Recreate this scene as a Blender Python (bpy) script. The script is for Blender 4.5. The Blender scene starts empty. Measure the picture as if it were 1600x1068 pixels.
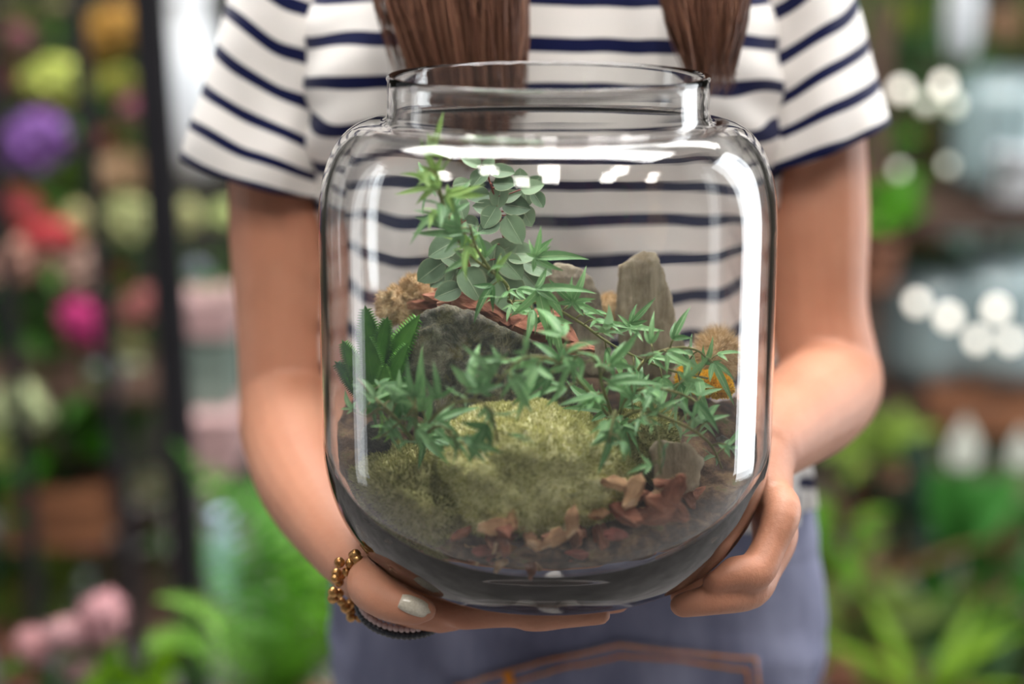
import bpy, bmesh, math, random
import numpy as np
from mathutils import Vector, Matrix, noise, Quaternion
from mathutils.bvhtree import BVHTree
random.seed(7); RNG = np.random.default_rng(7)
PI = math.pi
sc = bpy.context.scene
col = sc.collection

# ------------------------------------------------------------------ camera
PITCH = math.radians(13.0); CZ = 1.35; FPX = 3000.0
cam_d = bpy.data.cameras.new('camera'); cam = bpy.data.objects.new('camera', cam_d); col.objects.link(cam)
cam.location = (0, 0, CZ); cam.rotation_euler = (PI/2 - PITCH, 0, 0)
cam_d.sensor_width = 36.0; cam_d.lens = FPX/1600*36.0; cam_d.clip_start = 0.05; cam_d.clip_end = 60
cam_d.dof.use_dof = True; cam_d.dof.focus_distance = 1.125; cam_d.dof.aperture_fstop = 2.05
sc.camera = cam
# ------------------------------------------------------------------ world, daylight, exposure
sc.view_settings.view_transform = 'Standard'; sc.view_settings.look = 'None'
sc.view_settings.gamma = 1.0; sc.view_settings.use_curve_mapping = False
sc.view_settings.exposure = 0.08
sc.cycles.max_bounces = 14; sc.cycles.transmission_bounces = 14; sc.cycles.diffuse_bounces = 4
sc.cycles.glossy_bounces = 5; sc.cycles.transparent_max_bounces = 12
sc.cycles.sample_clamp_indirect = 0.0; sc.cycles.caustics_reflective = False
world = bpy.data.worlds.new('daylit_shop'); sc.world = world; world.use_nodes = True
bg = world.node_tree.nodes['Background']
bg.inputs[0].default_value = (0.92, 0.96, 1.0, 1); bg.inputs[1].default_value = 0.17

def area_light(name, loc, target, sx, sy, power, color):
    d = bpy.data.lights.new(name, 'AREA'); d.shape = 'RECTANGLE'; d.size = sx; d.size_y = sy
    d.energy = power; d.color = color
    o = bpy.data.objects.new(name, d); col.objects.link(o); o.location = loc
    o.rotation_euler = (Vector(target)-Vector(loc)).to_track_quat('-Z', 'Y').to_euler()
    return o
area_light('window_daylight', (2.2, 2.25, 1.35), (0.1, 1.5, 1.05), 0.85, 2.5, 40, (0.93, 0.97, 1.0))
area_light('side_window_daylight', (-2.2, 1.8, 1.3), (0.0, 1.5, 1.05), 0.38, 2.4, 5.5, (0.95, 0.98, 1.0))
area_light('overhead_soft_light', (0.15, 1.7, 3.2), (0.1, 1.25, 1.0), 2.4, 0.7, 115, (1.0, 0.985, 0.97))  # unseen soft top light, hung below the closed ceiling
area_light('overhead_shelf_light', (0.2, 2.7, 3.0), (0.0, 3.2, 0.7), 3.4, 0.8, 62, (1.0, 0.98, 0.94))  # unseen area light above the shelves, under the closed ceiling

# ------------------------------------------------------------------ helpers
def P(px, py, Y):
    a = (px-800)/FPX; b = -(py-534)/FPX
    d = Vector((a, math.cos(PITCH)+b*math.sin(PITCH), -math.sin(PITCH)+b*math.cos(PITCH)))
    return Vector((0, 0, CZ)) + d*(Y/d.y)
def lin(c):
    return tuple(((v/255)/12.92 if v/255 <= 0.04045 else ((v/255+0.055)/1.055)**2.4) for v in c) + (1,)

def new_mat(name):
    m = bpy.data.materials.new(name); m.use_nodes = True
    nt = m.node_tree; return m, nt, nt.nodes['Principled BSDF']
def N(nt, t, **kw):
    n = nt.nodes.new(t)
    for k, v in kw.items():
        if k.startswith('i_'):
            n.inputs[k[2:].replace('_', ' ')].default_value = v
        else: setattr(n, k, v)
    return n
def ramp(nt, stops):
    r = nt.nodes.new('ShaderNodeValToRGB'); e = r.color_ramp.elements
    while len(e) < len(stops): e.new(0.5)
    for i, (p, c) in enumerate(stops): e[i].position = p; e[i].color = c if len(c) == 4 else lin(c)
    return r
def pmat(name, stops, scale=20, rough=0.6, bump=0.0, bscale=None, detail=6, island=0.0, sss=0, trans=0, spec=0.4, stretch=None, dist=0.0, metal=0, coat=0):
    """principled material: noise driven colour, fine relief, optional variation per loose piece"""
    m, nt, b = new_mat(name); L = nt.links.new
    tc = N(nt, 'ShaderNodeTexCoord'); mp = N(nt, 'ShaderNodeMapping')
    if stretch: mp.inputs['Scale'].default_value = stretch
    L(tc.outputs['Object'], mp.inputs[0])
    n = N(nt, 'ShaderNodeTexNoise', i_Scale=scale, i_Detail=detail, i_Roughness=0.6, i_Distortion=dist); L(mp.outputs[0], n.inputs['Vector'])
    r = ramp(nt, stops if len(stops) > 1 else [(0, stops[0][1]), (1, stops[0][1])])
    if island:
        g = N(nt, 'ShaderNodeNewGeometry'); mx = N(nt, 'ShaderNodeMix'); mx.inputs[0].default_value = island
        L(n.outputs[0], mx.inputs[2]); L(g.outputs['Random Per Island'], mx.inputs[3]); L(mx.outputs[0], r.inputs[0])
    else: L(n.outputs[0], r.inputs[0])
    L(r.outputs[0], b.inputs['Base Color'])
    b.inputs['Roughness'].default_value = rough; b.inputs['Specular IOR Level'].default_value = spec
    b.inputs['Metallic'].default_value = metal; b.inputs['Coat Weight'].default_value = coat
    if sss:
        b.inputs['Subsurface Weight'].default_value = sss; b.inputs['Subsurface Radius'].default_value = (1, .35, .2); b.inputs['Subsurface Scale'].default_value = 0.006
    if bump:
        n2 = N(nt, 'ShaderNodeTexNoise', i_Scale=bscale or scale*5, i_Detail=6.0, i_Roughness=0.65); L(mp.outputs[0], n2.inputs['Vector'])
        bp = N(nt, 'ShaderNodeBump', i_Strength=bump, i_Distance=0.002); L(n2.outputs[0], bp.inputs['Height']); L(bp.outputs[0], b.inputs['Normal'])
    if trans:
        tr = N(nt, 'ShaderNodeBsdfTranslucent'); L(r.outputs[0], tr.inputs[0]); ms = N(nt, 'ShaderNodeMixShader'); ms.inputs[0].default_value = trans
        out = nt.nodes['Material Output']; L(b.outputs[0], ms.inputs[1]); L(tr.outputs[0], ms.inputs[2]); L(ms.outputs[0], out.inputs[0])
    return m

def root_loc(o):
    v = Vector((0, 0, 0))
    while o: v += Vector(o.location); o = o.parent
    return v
def make_mesh(name, V, F, m, smooth=True, uv=None, attr=None):
    me = bpy.data.meshes.new(name); me.from_pydata([tuple(v) for v in V], [], F)
    if m: me.materials.append(m)
    if smooth: me.polygons.foreach_set('use_smooth', [True]*len(me.polygons))
    if uv is not None:
        l = me.uv_layers.new(name='UVMap'); vi = np.empty(len(me.loops), int); me.loops.foreach_get('vertex_index', vi)
        l.data.foreach_set('uv', np.asarray(uv, float)[vi].ravel())
    if attr:
        for k, a in attr.items():
            at = me.attributes.new(k, 'FLOAT', 'POINT'); at.data.foreach_set('value', np.asarray(a, float))
    me.update(); return me
def link(name, me, parent=None, loc=None, mat4=None):
    o = bpy.data.objects.new(name, me); col.objects.link(o)
    if parent: o.parent = parent
    if mat4 is not None: o.matrix_basis = mat4
    elif loc is not None: o.location = loc
    return o
def obj(name, V, F, m, parent=None, smooth=True, uv=None, attr=None):
    """geometry given in world coordinates"""
    off = root_loc(parent) if parent else Vector((0, 0, 0))
    A = np.array([tuple(v) for v in V], float) - np.array(off)
    return link(name, make_mesh(name, A, F, m, smooth, uv, attr), parent)
def place(me_name, me, parent, M):
    """instance of shared mesh at world matrix M under an unrotated parent"""
    off = root_loc(parent) if parent else Vector((0, 0, 0))
    return link(me_name, me, parent, mat4=Matrix.Translation(-off) @ M)
def tag(o, label=None, cat=None, group=None, kind=None):
    if label: o['label'] = label
    if cat: o['category'] = cat
    if group: o['group'] = group
    if kind: o['kind'] = kind
    return o
def thing(name, label, cat, loc=(0, 0, 0), group=None):
    o = bpy.data.objects.new(name, None); col.objects.link(o); o.location = loc; o.empty_display_size = 0.02
    return tag(o, label, cat, group)
class MB:
    def __init__(s): s.V = []; s.F = []; s.A = []
    def add(s, V, F, a=0.0):
        o = len(s.V); s.V += [Vector(v) for v in V]; s.F += [tuple(i+o for i in f) for f in F]; s.A += [a]*len(V)
        return s
def catmull(pts, k=6):
    """pts: list of tuples (any length); smooth interpolation"""
    p = [np.array(q, float) for q in pts]; out = []
    for i in range(len(p)-1):
        a = p[i-1] if i else 2*p[0]-p[1]; b = p[i]; c = p[i+1]; d = p[i+2] if i+2 < len(p) else 2*p[-1]-p[-2]
        for j in range(k):
            t = j/k; out.append(0.5*((2*b)+(-a+c)*t+(2*a-5*b+4*c-d)*t*t+(-a+3*b-3*c+d)*t**3))
    out.append(p[-1]); return out
def tube(pts, rad, n=10, side=None, flat=1.0, k=0, caps=True, round_end=False):
    """swept tube; rad list or number; side = direction of the wide axis, flat = thin/wide ratio (number or list)"""
    pts = [tuple(p) for p in pts]
    if not hasattr(rad, '__len__'): rad = [rad]*len(pts)
    if not hasattr(flat, '__len__'): flat = [flat]*len(pts)
    Q = [tuple(p)+(r, f) for p, r, f in zip(pts, rad, flat)]
    if k: Q = [tuple(q) for q in catmull(Q, k)]
    if round_end:
        def endcap(q0, q1):
            d = (Vector(q1[:3])-Vector(q0[:3])).normalized(); r = q1[3]*min(1, 1); o = []
            for a in (30, 55, 75, 86):
                a = math.radians(a); pp = Vector(q1[:3])+d*(r*math.sin(a)); o.append(tuple(pp)+(r*math.cos(a), q1[4]))
            return o
        Q = list(reversed(endcap(Q[1], Q[0]))) + Q + endcap(Q[-2], Q[-1])
    V = []; F = []; pu = None
    for i, q in enumerate(Q):
        a = Vector(Q[max(i-1, 0)][:3]); b = Vector(Q[min(i+1, len(Q)-1)][:3]); d = (b-a).normalized()
        if side is not None: u = Vector(side)
        elif pu is None: u = Vector((0, 0, 1)) if abs(d.z) < 0.9 else Vector((1, 0, 0))
        else: u = pu
        u = (u-d*u.dot(d)).normalized(); w = d.cross(u); pu = u
        for j in range(n):
            t = 2*PI*j/n; V.append(Vector(q[:3])+u*(q[3]*math.cos(t))+w*(q[3]*q[4]*math.sin(t)))
    m = len(Q)
    for i in range(m-1):
        for j in range(n):
            F.append((i*n+j, i*n+(j+1) % n, (i+1)*n+(j+1) % n, (i+1)*n+j))
    if caps:
        F.append(tuple(reversed(range(n)))); F.append(tuple((m-1)*n+j for j in range(n)))
    return V, F
def lathe(prof, n=48, loc=(0, 0, 0), close=False):
    V = []; F = []
    for r, z in prof:
        for j in range(n):
            t = 2*PI*j/n; V.append((loc[0]+r*math.cos(t), loc[1]+r*math.sin(t), loc[2]+z))
    m = len(prof)
    for i in range(m-1):
        for j in range(n): F.append((i*n+j, i*n+(j+1) % n, (i+1)*n+(j+1) % n, (i+1)*n+j))
    if close:
        for j in range(n): F.append(((m-1)*n+j, (m-1)*n+(j+1) % n, (j+1) % n, j))
    return V, F
def box(c, s, rz=0):
    V = []; R = Matrix.Rotation(rz, 3, 'Z')
    for x in (-1, 1):
        for y in (-1, 1):
            for z in (-1, 1): V.append(Vector(c)+R @ Vector((x*s[0]/2, y*s[1]/2, z*s[2]/2)))
    return V, [(0, 1, 3, 2), (4, 6, 7, 5), (0, 4, 5, 1), (2, 3, 7, 6), (0, 2, 6, 4), (1, 5, 7, 3)]
def ellipsoid(c, r, n=16, m=10, rot=None):
    V = []; F = []
    R = rot or Matrix.Identity(3)
    for i in range(m+1):
        p = PI*(i/m); 
        for j in range(n):
            t = 2*PI*j/n; V.append(Vector(c)+R @ Vector((r[0]*math.sin(p)*math.cos(t), r[1]*math.sin(p)*math.sin(t), r[2]*math.cos(p))))
    for i in range(m):
        for j in range(n): F.append((i*n+j, (i+1)*n+j, (i+1)*n+(j+1) % n, i*n+(j+1) % n))
    return V, F
def remeshed(mb, voxel, smooth=2, fac=0.5):
    me = bpy.data.meshes.new('tmp'); me.from_pydata([tuple(v) for v in mb.V], [], mb.F); me.update()
    bm = bmesh.new(); bm.from_mesh(me); bmesh.ops.recalc_face_normals(bm, faces=bm.faces); bm.to_mesh(me); bm.free()
    o = bpy.data.objects.new('tmp', me); col.objects.link(o)
    r = o.modifiers.new('r', 'REMESH'); r.mode = 'VOXEL'; r.voxel_size = voxel
    if smooth: s = o.modifiers.new('s', 'SMOOTH'); s.factor = fac; s.iterations = smooth
    dg = bpy.context.evaluated_depsgraph_get(); out = bpy.data.meshes.new_from_object(o.evaluated_get(dg))
    bpy.data.objects.remove(o); bpy.data.meshes.remove(me)
    V = np.empty(len(out.vertices)*3); out.vertices.foreach_get('co', V); V = V.reshape(-1, 3)
    F = [tuple(p.vertices) for p in out.polygons]
    Nn = np.empty(len(out.vertices)*3); out.vertices.foreach_get('normal', Nn); Nn = Nn.reshape(-1, 3)
    bpy.data.meshes.remove(out); return V, F, Nn
def hull(points):
    bm = bmesh.new()
    for p in points: bm.verts.new(p)
    r = bmesh.ops.convex_hull(bm, input=bm.verts); 
    bmesh.ops.delete(bm, geom=[g for g in r['geom_interior'] if isinstance(g, bmesh.types.BMVert)], context='VERTS')
    bm.verts.ensure_lookup_table(); bm.verts.index_update()
    V = [v.co.copy() for v in bm.verts]; F = [tuple(v.index for v in f.verts) for f in bm.faces]; bm.free(); return V, F
def frame(pos, d, nrm, s=1.0):
    """matrix with local Y along d and local Z near nrm"""
    y = Vector(d).normalized(); z = Vector(nrm); z = (z-y*z.dot(y)); z = z.normalized() if z.length > 1e-6 else y.orthogonal().normalized()
    x = y.cross(z); M = Matrix((x, y, z)).transposed().to_4x4(); 
    return Matrix.Translation(pos) @ M @ Matrix.Scale(s, 4)
def rv(s=1.0): return Vector((random.uniform(-s, s), random.uniform(-s, s), random.uniform(-s, s)))

# ------------------------------------------------------------------ materials
def glass_mat(name, tint):
    m, nt, b = new_mat(name); b.inputs['Base Color'].default_value = tint; b.inputs['Roughness'].default_value = 0.0
    b.inputs['Transmission Weight'].default_value = 1.0; b.inputs['IOR'].default_value = 1.5
    return m
M_glass = glass_mat('clear_glass', (0.995, 1.0, 0.998, 1))
M_skin = pmat('skin', [(0.3, (184, 124, 96)), (0.7, (200, 144, 116))], 14, 0.44, 0.25, 420, sss=0.08, spec=0.4)
M_nail = pmat('pearl_nail_varnish', [(0.35, (196, 186, 164)), (0.7, (226, 218, 200))], 900, 0.3, spec=0.6, coat=0.5)
M_hair = pmat('brown_hair', [(0.1, (66, 40, 30)), (0.55, (120, 80, 62)), (0.95, (176, 130, 104))], 30, 0.42, island=0.7, spec=0.5)
def shirt_mat():
    m, nt, b = new_mat('striped_jersey'); L = nt.links.new
    a = N(nt, 'ShaderNodeAttribute', attribute_name='stripe'); fr = N(nt, 'ShaderNodeMath', operation='FRACT'); L(a.outputs['Fac'], fr.inputs[0])
    s = N(nt, 'ShaderNodeMath', operation='SUBTRACT'); s.inputs[1].default_value = 0.5; L(fr.outputs[0], s.inputs[0])
    ab = N(nt, 'ShaderNodeMath', operation='ABSOLUTE'); L(s.outputs[0], ab.inputs[0])
    r = ramp(nt, [(0.148, (14, 20, 58)), (0.172, (228, 224, 219))]); L(ab.outputs[0], r.inputs[0]); L(r.outputs[0], b.inputs['Base Color'])
    b.inputs['Roughness'].default_value = 0.9; b.inputs['Specular IOR Level'].default_value = 0.1; b.inputs['Sheen Weight'].default_value = 0.15
    tc = N(nt, 'ShaderNodeTexCoord'); n = N(nt, 'ShaderNodeTexNoise', i_Scale=700.0, i_Detail=3.0); L(tc.outputs['Object'], n.inputs['Vector'])
    bp = N(nt, 'ShaderNodeBump', i_Strength=0.25, i_Distance=0.0006); L(n.outputs[0], bp.inputs['Height']); L(bp.outputs[0], b.inputs['Normal'])
    return m
M_shirt = shirt_mat()
M_denim = pmat('grey_blue_denim', [(0.25, (94, 96, 120)), (0.5, (130, 133, 158)), (0.8, (166, 169, 194))], 22, 0.85, 0.5, 900, stretch=(1, 1, .28), spec=0.15)
M_stitch = pmat('golden_thread', [(0.4, (236, 140, 30)), (0.7, (250, 180, 70))], 300, 0.7)
M_soil = pmat('dark_soil', [(0.3, (34, 27, 24)), (0.47, (78, 60, 48)), (0.6, (122, 98, 72)), (0.7, (98, 100, 58))], 75, 0.95, 0.9, 160)
M_rock = None
def rock_mat(name, base, mid, light, lichen, streak=(1, 1, 1), sc_=45, vein=0.5):
    m, nt, b = new_mat(name); L = nt.links.new
    tc = N(nt, 'ShaderNodeTexCoord'); mp = N(nt, 'ShaderNodeMapping'); mp.inputs['Scale'].default_value = streak; L(tc.outputs['Object'], mp.inputs[0])
    n1 = N(nt, 'ShaderNodeTexNoise', i_Scale=float(sc_), i_Detail=10.0, i_Roughness=0.72, i_Distortion=0.6); L(mp.outputs[0], n1.inputs['Vector'])
    r1 = ramp(nt, [(0.3, base), (0.5, mid), (0.68, light)]); L(n1.outputs[0], r1.inputs[0])
    n2 = N(nt, 'ShaderNodeTexNoise', i_Scale=sc_*0.7, i_Detail=12.0, i_Roughness=0.8); L(tc.outputs['Object'], n2.inputs['Vector'])
    r2 = ramp(nt, [(0.5, (0, 0, 0, 1)), (0.64, (1, 1, 1, 1))]); L(n2.outputs[0], r2.inputs[0])
    mx = N(nt, 'ShaderNodeMix', data_type='RGBA'); mm = N(nt, 'ShaderNodeMath', operation='MULTIPLY'); mm.inputs[1].default_value = 0.6; L(r2.outputs[0], mm.inputs[0])
    L(mm.outputs[0], mx.inputs[0]); L(r1.outputs[0], mx.inputs[6]); mx.inputs[7].default_value = lin(lichen)
    # pale veins
    n3 = N(nt, 'ShaderNodeTexNoise', i_Scale=sc_*0.22, i_Detail=9.0, i_Roughness=0.62, i_Distortion=0.3); L(mp.outputs[0], n3.inputs['Vector'])
    s = N(nt, 'ShaderNodeMath', operation='SUBTRACT'); s.inputs[1].default_value = 0.5; L(n3.outputs[0], s.inputs[0]); ab = N(nt, 'ShaderNodeMath', operation='ABSOLUTE'); L(s.outputs[0], ab.inputs[0])
    r3 = ramp(nt, [(0.0, (vein, vein, vein, 1)), (0.009, (0, 0, 0, 1))]); L(ab.outputs[0], r3.inputs[0])
    m2 = N(nt, 'ShaderNodeMix', data_type='RGBA'); L(r3.outputs[0], m2.inputs[0]); L(mx.outputs[2], m2.inputs[6]); m2.inputs[7].default_value = lin((186, 172, 142))
    L(m2.outputs[2], b.inputs['Base Color']); b.inputs['Roughness'].default_value = 0.85
    nb = N(nt, 'ShaderNodeTexNoise', i_Scale=sc_*3.5, i_Detail=10.0, i_Roughness=0.75); L(mp.outputs[0], nb.inputs['Vector'])
    bp = N(nt, 'ShaderNodeBump', i_Strength=1.0, i_Distance=0.005); L(nb.outputs[0], bp.inputs['Height']); L(bp.outputs[0], b.inputs['Normal'])
    return m
M_slab = rock_mat('dark_slate', (44, 42, 40), (108, 104, 94), (188, 180, 160), (138, 126, 60), (1, 1, 1), 60, 0.5)
M_rockg = rock_mat('grey_lichened_stone', (74, 67, 60), (146, 135, 118), (194, 182, 158), (150, 136, 96), (1, 1, .5), 60, 0.4)
M_stand = rock_mat('layered_tan_stone', (108, 96, 80), (170, 156, 132), (210, 198, 174), (146, 126, 84), (1.6, 1.6, .22), 60, 0.35)
M_wood = rock_mat('pale_wood', (140, 118, 92), (206, 188, 158), (240, 228, 202), (180, 140, 104), (1, 1, .3), 50, 0.3)
M_bark = pmat('red_brown_bark', [(0.3, (78, 44, 34)), (0.5, (156, 100, 76)), (0.68, (212, 162, 132))], 70, 0.85, 0.9, 260, stretch=(1, .35, 1))
M_bark2 = pmat('tan_bark', [(0.3, (120, 84, 58)), (0.5, (196, 156, 116)), (0.7, (238, 212, 176))], 70, 0.85, 0.9, 260, stretch=(1, .35, 1))
M_red = pmat('reddish_clay', [(0.3, (92, 46, 40)), (0.7, (150, 84, 72))], 60, 0.8, 0.5)
M_moss = pmat('fresh_moss', [(0.2, (142, 144, 80)), (0.5, (208, 206, 142)), (0.8, (246, 242, 204))], 45, 0.9, island=0.45, trans=0.25, spec=0.1)
M_moss2 = pmat('olive_moss', [(0.2, (104, 106, 60)), (0.5, (172, 170, 110)), (0.8, (220, 214, 162))], 45, 0.9, island=0.45, trans=0.2, spec=0.1)
M_dry = pmat('dried_moss', [(0.2, (166, 134, 96)), (0.5, (220, 192, 148)), (0.8, (244, 226, 192))], 60, 0.9, island=0.5, trans=0.15, spec=0.1)
M_yel = pmat('yellow_lichen', [(0.2, (206, 150, 20)), (0.6, (240, 196, 40))], 60, 0.8, island=0.5, trans=0.2)

def leaf_mat(name, c_dark, c_mid, c_rib, rough=0.45, trans=0.25, rib_w=0.07, edge=None, back=None, vein=0.3):
    m, nt, b = new_mat(name); L = nt.links.new
    uv = N(nt, 'ShaderNodeUVMap'); sp = N(nt, 'ShaderNodeSeparateXYZ'); L(uv.outputs[0], sp.inputs[0])
    oi = N(nt, 'ShaderNodeObjectInfo'); tc = N(nt, 'ShaderNodeTexCoord')
    n = N(nt, 'ShaderNodeTexNoise', i_Scale=90.0, i_Detail=5.0); L(tc.outputs['Object'], n.inputs['Vector'])
    mx0 = N(nt, 'ShaderNodeMix'); mx0.inputs[0].default_value = 0.45; L(n.outputs[0], mx0.inputs[2]); L(oi.outputs['Random'], mx0.inputs[3])
    r = ramp(nt, [(0.2, c_dark), (0.75, c_mid)]); L(mx0.outputs[0], r.inputs[0])
    ab = N(nt, 'ShaderNodeMath', operation='ABSOLUTE'); L(sp.outputs[0], ab.inputs[0])   # u in -1..1 across
    rr = ramp(nt, [(0.0, (1, 1, 1, 1)), (rib_w, (0, 0, 0, 1))]); L(ab.outputs[0], rr.inputs[0])
    mx = N(nt, 'ShaderNodeMix', data_type='RGBA'); L(rr.outputs[0], mx.inputs[0]); L(r.outputs[0], mx.inputs[6]); mx.inputs[7].default_value = lin(c_rib)
    cur = mx.outputs[2]
    if edge:
        re = ramp(nt, [(0.86, (0, 0, 0, 1)), (0.97, (1, 1, 1, 1))]); L(ab.outputs[0], re.inputs[0])
        me_ = N(nt, 'ShaderNodeMix', data_type='RGBA'); L(re.outputs[0], me_.inputs[0]); L(cur, me_.inputs[6]); me_.inputs[7].default_value = lin(edge); cur = me_.outputs[2]
    if back:
        g = N(nt, 'ShaderNodeNewGeometry'); mb_ = N(nt, 'ShaderNodeMix', data_type='RGBA'); L(g.outputs['Backfacing'], mb_.inputs[0]); L(cur, mb_.inputs[6]); mb_.inputs[7].default_value = lin(back); cur = mb_.outputs[2]
    L(cur, b.inputs['Base Color']); b.inputs['Roughness'].default_value = rough; b.inputs['Specular IOR Level'].default_value = 0.4
    w = N(nt, 'ShaderNodeTexNoise', i_Scale=260.0, i_Detail=4.0); L(tc.outputs['Object'], w.inputs['Vector'])
    bp = N(nt, 'ShaderNodeBump', i_Strength=vein, i_Distance=0.001); L(w.outputs[0], bp.inputs['Height']); L(bp.outputs[0], b.inputs['Normal'])
    tr = N(nt, 'ShaderNodeBsdfTranslucent'); L(cur, tr.inputs[0]); ms = N(nt, 'ShaderNodeMixShader'); ms.inputs[0].default_value = trans
    L(b.outputs[0], ms.inputs[1]); L(tr.outputs[0], ms.inputs[2]); L(ms.outputs[0], nt.nodes['Material Output'].inputs[0])
    return m
M_ivy = leaf_mat('ivy_leaf_green', (78, 126, 72), (134, 180, 118), (204, 226, 176), back=(150, 186, 142))
M_ivyl = leaf_mat('young_ivy_leaf_green', (112, 150, 70), (158, 194, 104), (200, 224, 150), back=(150, 186, 110))
M_pep = leaf_mat('round_leaf_grey_green', (84, 112, 84), (138, 164, 130), (178, 196, 164), rough=0.55, trans=0.15, rib_w=0.05, edge=(140, 156, 124), back=(128, 96, 78))
M_succ = leaf_mat('succulent_green', (52, 118, 40), (116, 178, 70), (140, 192, 90), rough=0.35, trans=0.1, rib_w=0.02)
M_stem_r = pmat('red_stem', [(0.3, (112, 52, 50)), (0.7, (150, 84, 70))], 60, 0.5)
M_stem_g = pmat('green_brown_stem', [(0.3, (96, 104, 50)), (0.7, (136, 128, 78))], 60, 0.6)

# ================================================================== setting
M_wall = pmat('dull_plaster', [(0.3, (34, 36, 30)), (0.7, (58, 56, 48))], 3, 0.9)
M_floor = pmat('grey_concrete', [(0.3, (112, 108, 106)), (0.7, (150, 146, 144))], 6, 0.8, 0.3)
V, F = box((0, 4.35, 1.4), (6.4, 0.1, 2.8)); tag(obj('wall_back', V, F, M_wall, smooth=False), kind='structure')
M_ceil = pmat('light_ceiling_plaster', [(0.3, (150, 150, 148)), (0.7, (170, 170, 168))], 3, 0.9)
V, F = box((0, 1.2, 3.53), (6.4, 6.4, 0.06)); tag(obj('ceiling', V, F, M_ceil, smooth=False), kind='structure')
V, F = box((0, 2.2, -0.025), (6.4, 4.4, 0.05)); tag(obj('floor', V, F, M_floor, smooth=False), kind='structure')

# ================================================================== the jar
JX, JY, JB = 0.0210, 1.12, 0.948
R0 = 0.1352
def jar_profile(t=0.0042, base_t=0.0145):
    outer = [(0.0, 0.0035), (0.045, 0.003), (0.060, 0.0), (0.070, 0.0)]
    for i in range(1, 17):
        a = PI/2*i/16; outer.append((0.070+0.0652*math.sin(a), 0.088*(1-math.cos(a))))
    outer += [(R0, 0.125), (R0, 0.16), (R0, 0.195)]
    for i in range(1, 15):                       # shoulder
        a = PI/2*i/14; outer.append((0.0985+0.0367*math.cos(a)**0.78, 0.203+0.0725*math.sin(a)**0.78))
    outer += [(0.0958, 0.2762), (0.0944, 0.2785), (0.0938, 0.282), (0.0937, 0.290), (0.0937, 0.2985), (0.0940, 0.301), (0.0932, 0.3025), (0.0908, 0.3025)]
    inner = [(0.0900, 0.3005), (0.0898, 0.2945), (0.0898, 0.285), (0.0900, 0.279), (0.0915, 0.2745)]
    for i in range(14, 0, -1):
        a = PI/2*i/14; inner.append((0.0955+0.0355*math.cos(a)**0.78, 0.200+0.0715*math.sin(a)**0.78))
    inner += [(R0-t, 0.195), (R0-t, 0.16), (R0-t, 0.125)]
    for i in range(16, 0, -1):
        a = PI/2*i/16; inner.append((0.064+(R0-t-0.064)*math.sin(a), base_t+(0.088-base_t)*(1-math.cos(a))))
    inner += [(0.064, base_t), (0.03, base_t-0.0005), (0.0, base_t-0.001)]
    return outer+inner
PROF = jar_profile()
def jar_mesh(n=128, loc=(0, 0, 0), s=1.0, prof=PROF):
    V, F = lathe([(max(r, 0.00001)*s, z*s) for r, z in prof], n, loc)
    return V, F
def weld(name, V, F, m):
    me = make_mesh(name, V, F, m); bm = bmesh.new(); bm.from_mesh(me); bmesh.ops.remove_doubles(bm, verts=bm.verts, dist=5e-5)
    bmesh.ops.recalc_face_normals(bm, faces=bm.faces); 
    for f in bm.faces: f.smooth = True
    bm.to_mesh(me); bm.free(); return me
V, F = jar_mesh()
jar = link('terrarium_jar', weld('terrarium_jar', V, F, M_glass), loc=(JX, JY, JB))
tag(jar, 'big clear glass jar with open neck holding the terrarium, carried in two hands', 'jar')
def inner_r(h):
    """inner radius of the jar at height h above its base"""
    if h < 0.0145: return 0.0
    if h < 0.088:
        c = 1-(h-0.0145)/0.0735; return 0.064+(R0-0.0042-0.064)*math.sqrt(max(0, 1-c*c))
    if h < 0.195: return R0-0.0042
    return 0.125
def soil_r(h):
    c = 1-min(1, max(0, (h-0.0155)/0.06)); return 0.040+(0.1265-0.040)*math.sqrt(max(0, 1-c*c))
def keep_in(p, m=0.003):
    """pull a point radially inside the jar"""
    p = Vector(p); h = p.z-JB; r = max(inner_r(h)-m, 0.0); d = Vector((p.x-JX, p.y-JY)); 
    if d.length > r: d = d.normalized()*r; p.x = JX+d.x; p.y = JY+d.y
    return p
# ---- soil
def soil_h(x, y):
    t = min(1, max(0, (y-(JY-0.115))/0.11)); t = t*t*(3-2*t)
    h = 0.046+0.048*t+0.012*noise.noise(Vector((x*28, y*28, 1.3)))+0.006*noise.noise(Vector((x*90, y*90, 4.3)))
    return h
def soil():
    mb = MB(); nr, na = 26, 96; V = []; F = []
    for i in range(nr+1):
        for j in range(na):
            t = 2*PI*j/na; q = i/nr; h0 = soil_h(JX+0.12*q*math.cos(t), JY+0.12*q*math.sin(t)); r = soil_r(h0)*q
            x = JX+r*math.cos(t); y = JY+r*math.sin(t); V.append((x, y, JB+soil_h(x, y)))
    for i in range(nr):
        for j in range(na): F.append((i*na+j, (i+1)*na+j, (i+1)*na+(j+1) % na, i*na+(j+1) % na))
    o = len(V); m = 16
    for i in range(1, m+1):
        for j in range(na):
            t = 2*PI*j/na; zt = V[nr*na+j][2]-JB; h = zt+(0.0158-zt)*i/m
            r = soil_r(h)+0.004*noise.noise(Vector((math.cos(t)*9, math.sin(t)*9, h*60)))-.001; V.append((JX+r*math.cos(t), JY+r*math.sin(t), JB+h))
    for i in range(m):
        a = nr*na if i == 0 else o+(i-1)*na
        b = o+i*na
        for j in range(na): F.append((a+j, b+j, b+(j+1) % na, a+(j+1) % na))
    F.append(tuple(o+(m-1)*na+j for j in reversed(range(na))))
    return V, F
V, F = soil(); tag(obj('soil', V, F, M_soil), 'dark crumbly soil bedded in the glass jar', 'soil', kind='stuff')

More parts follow.
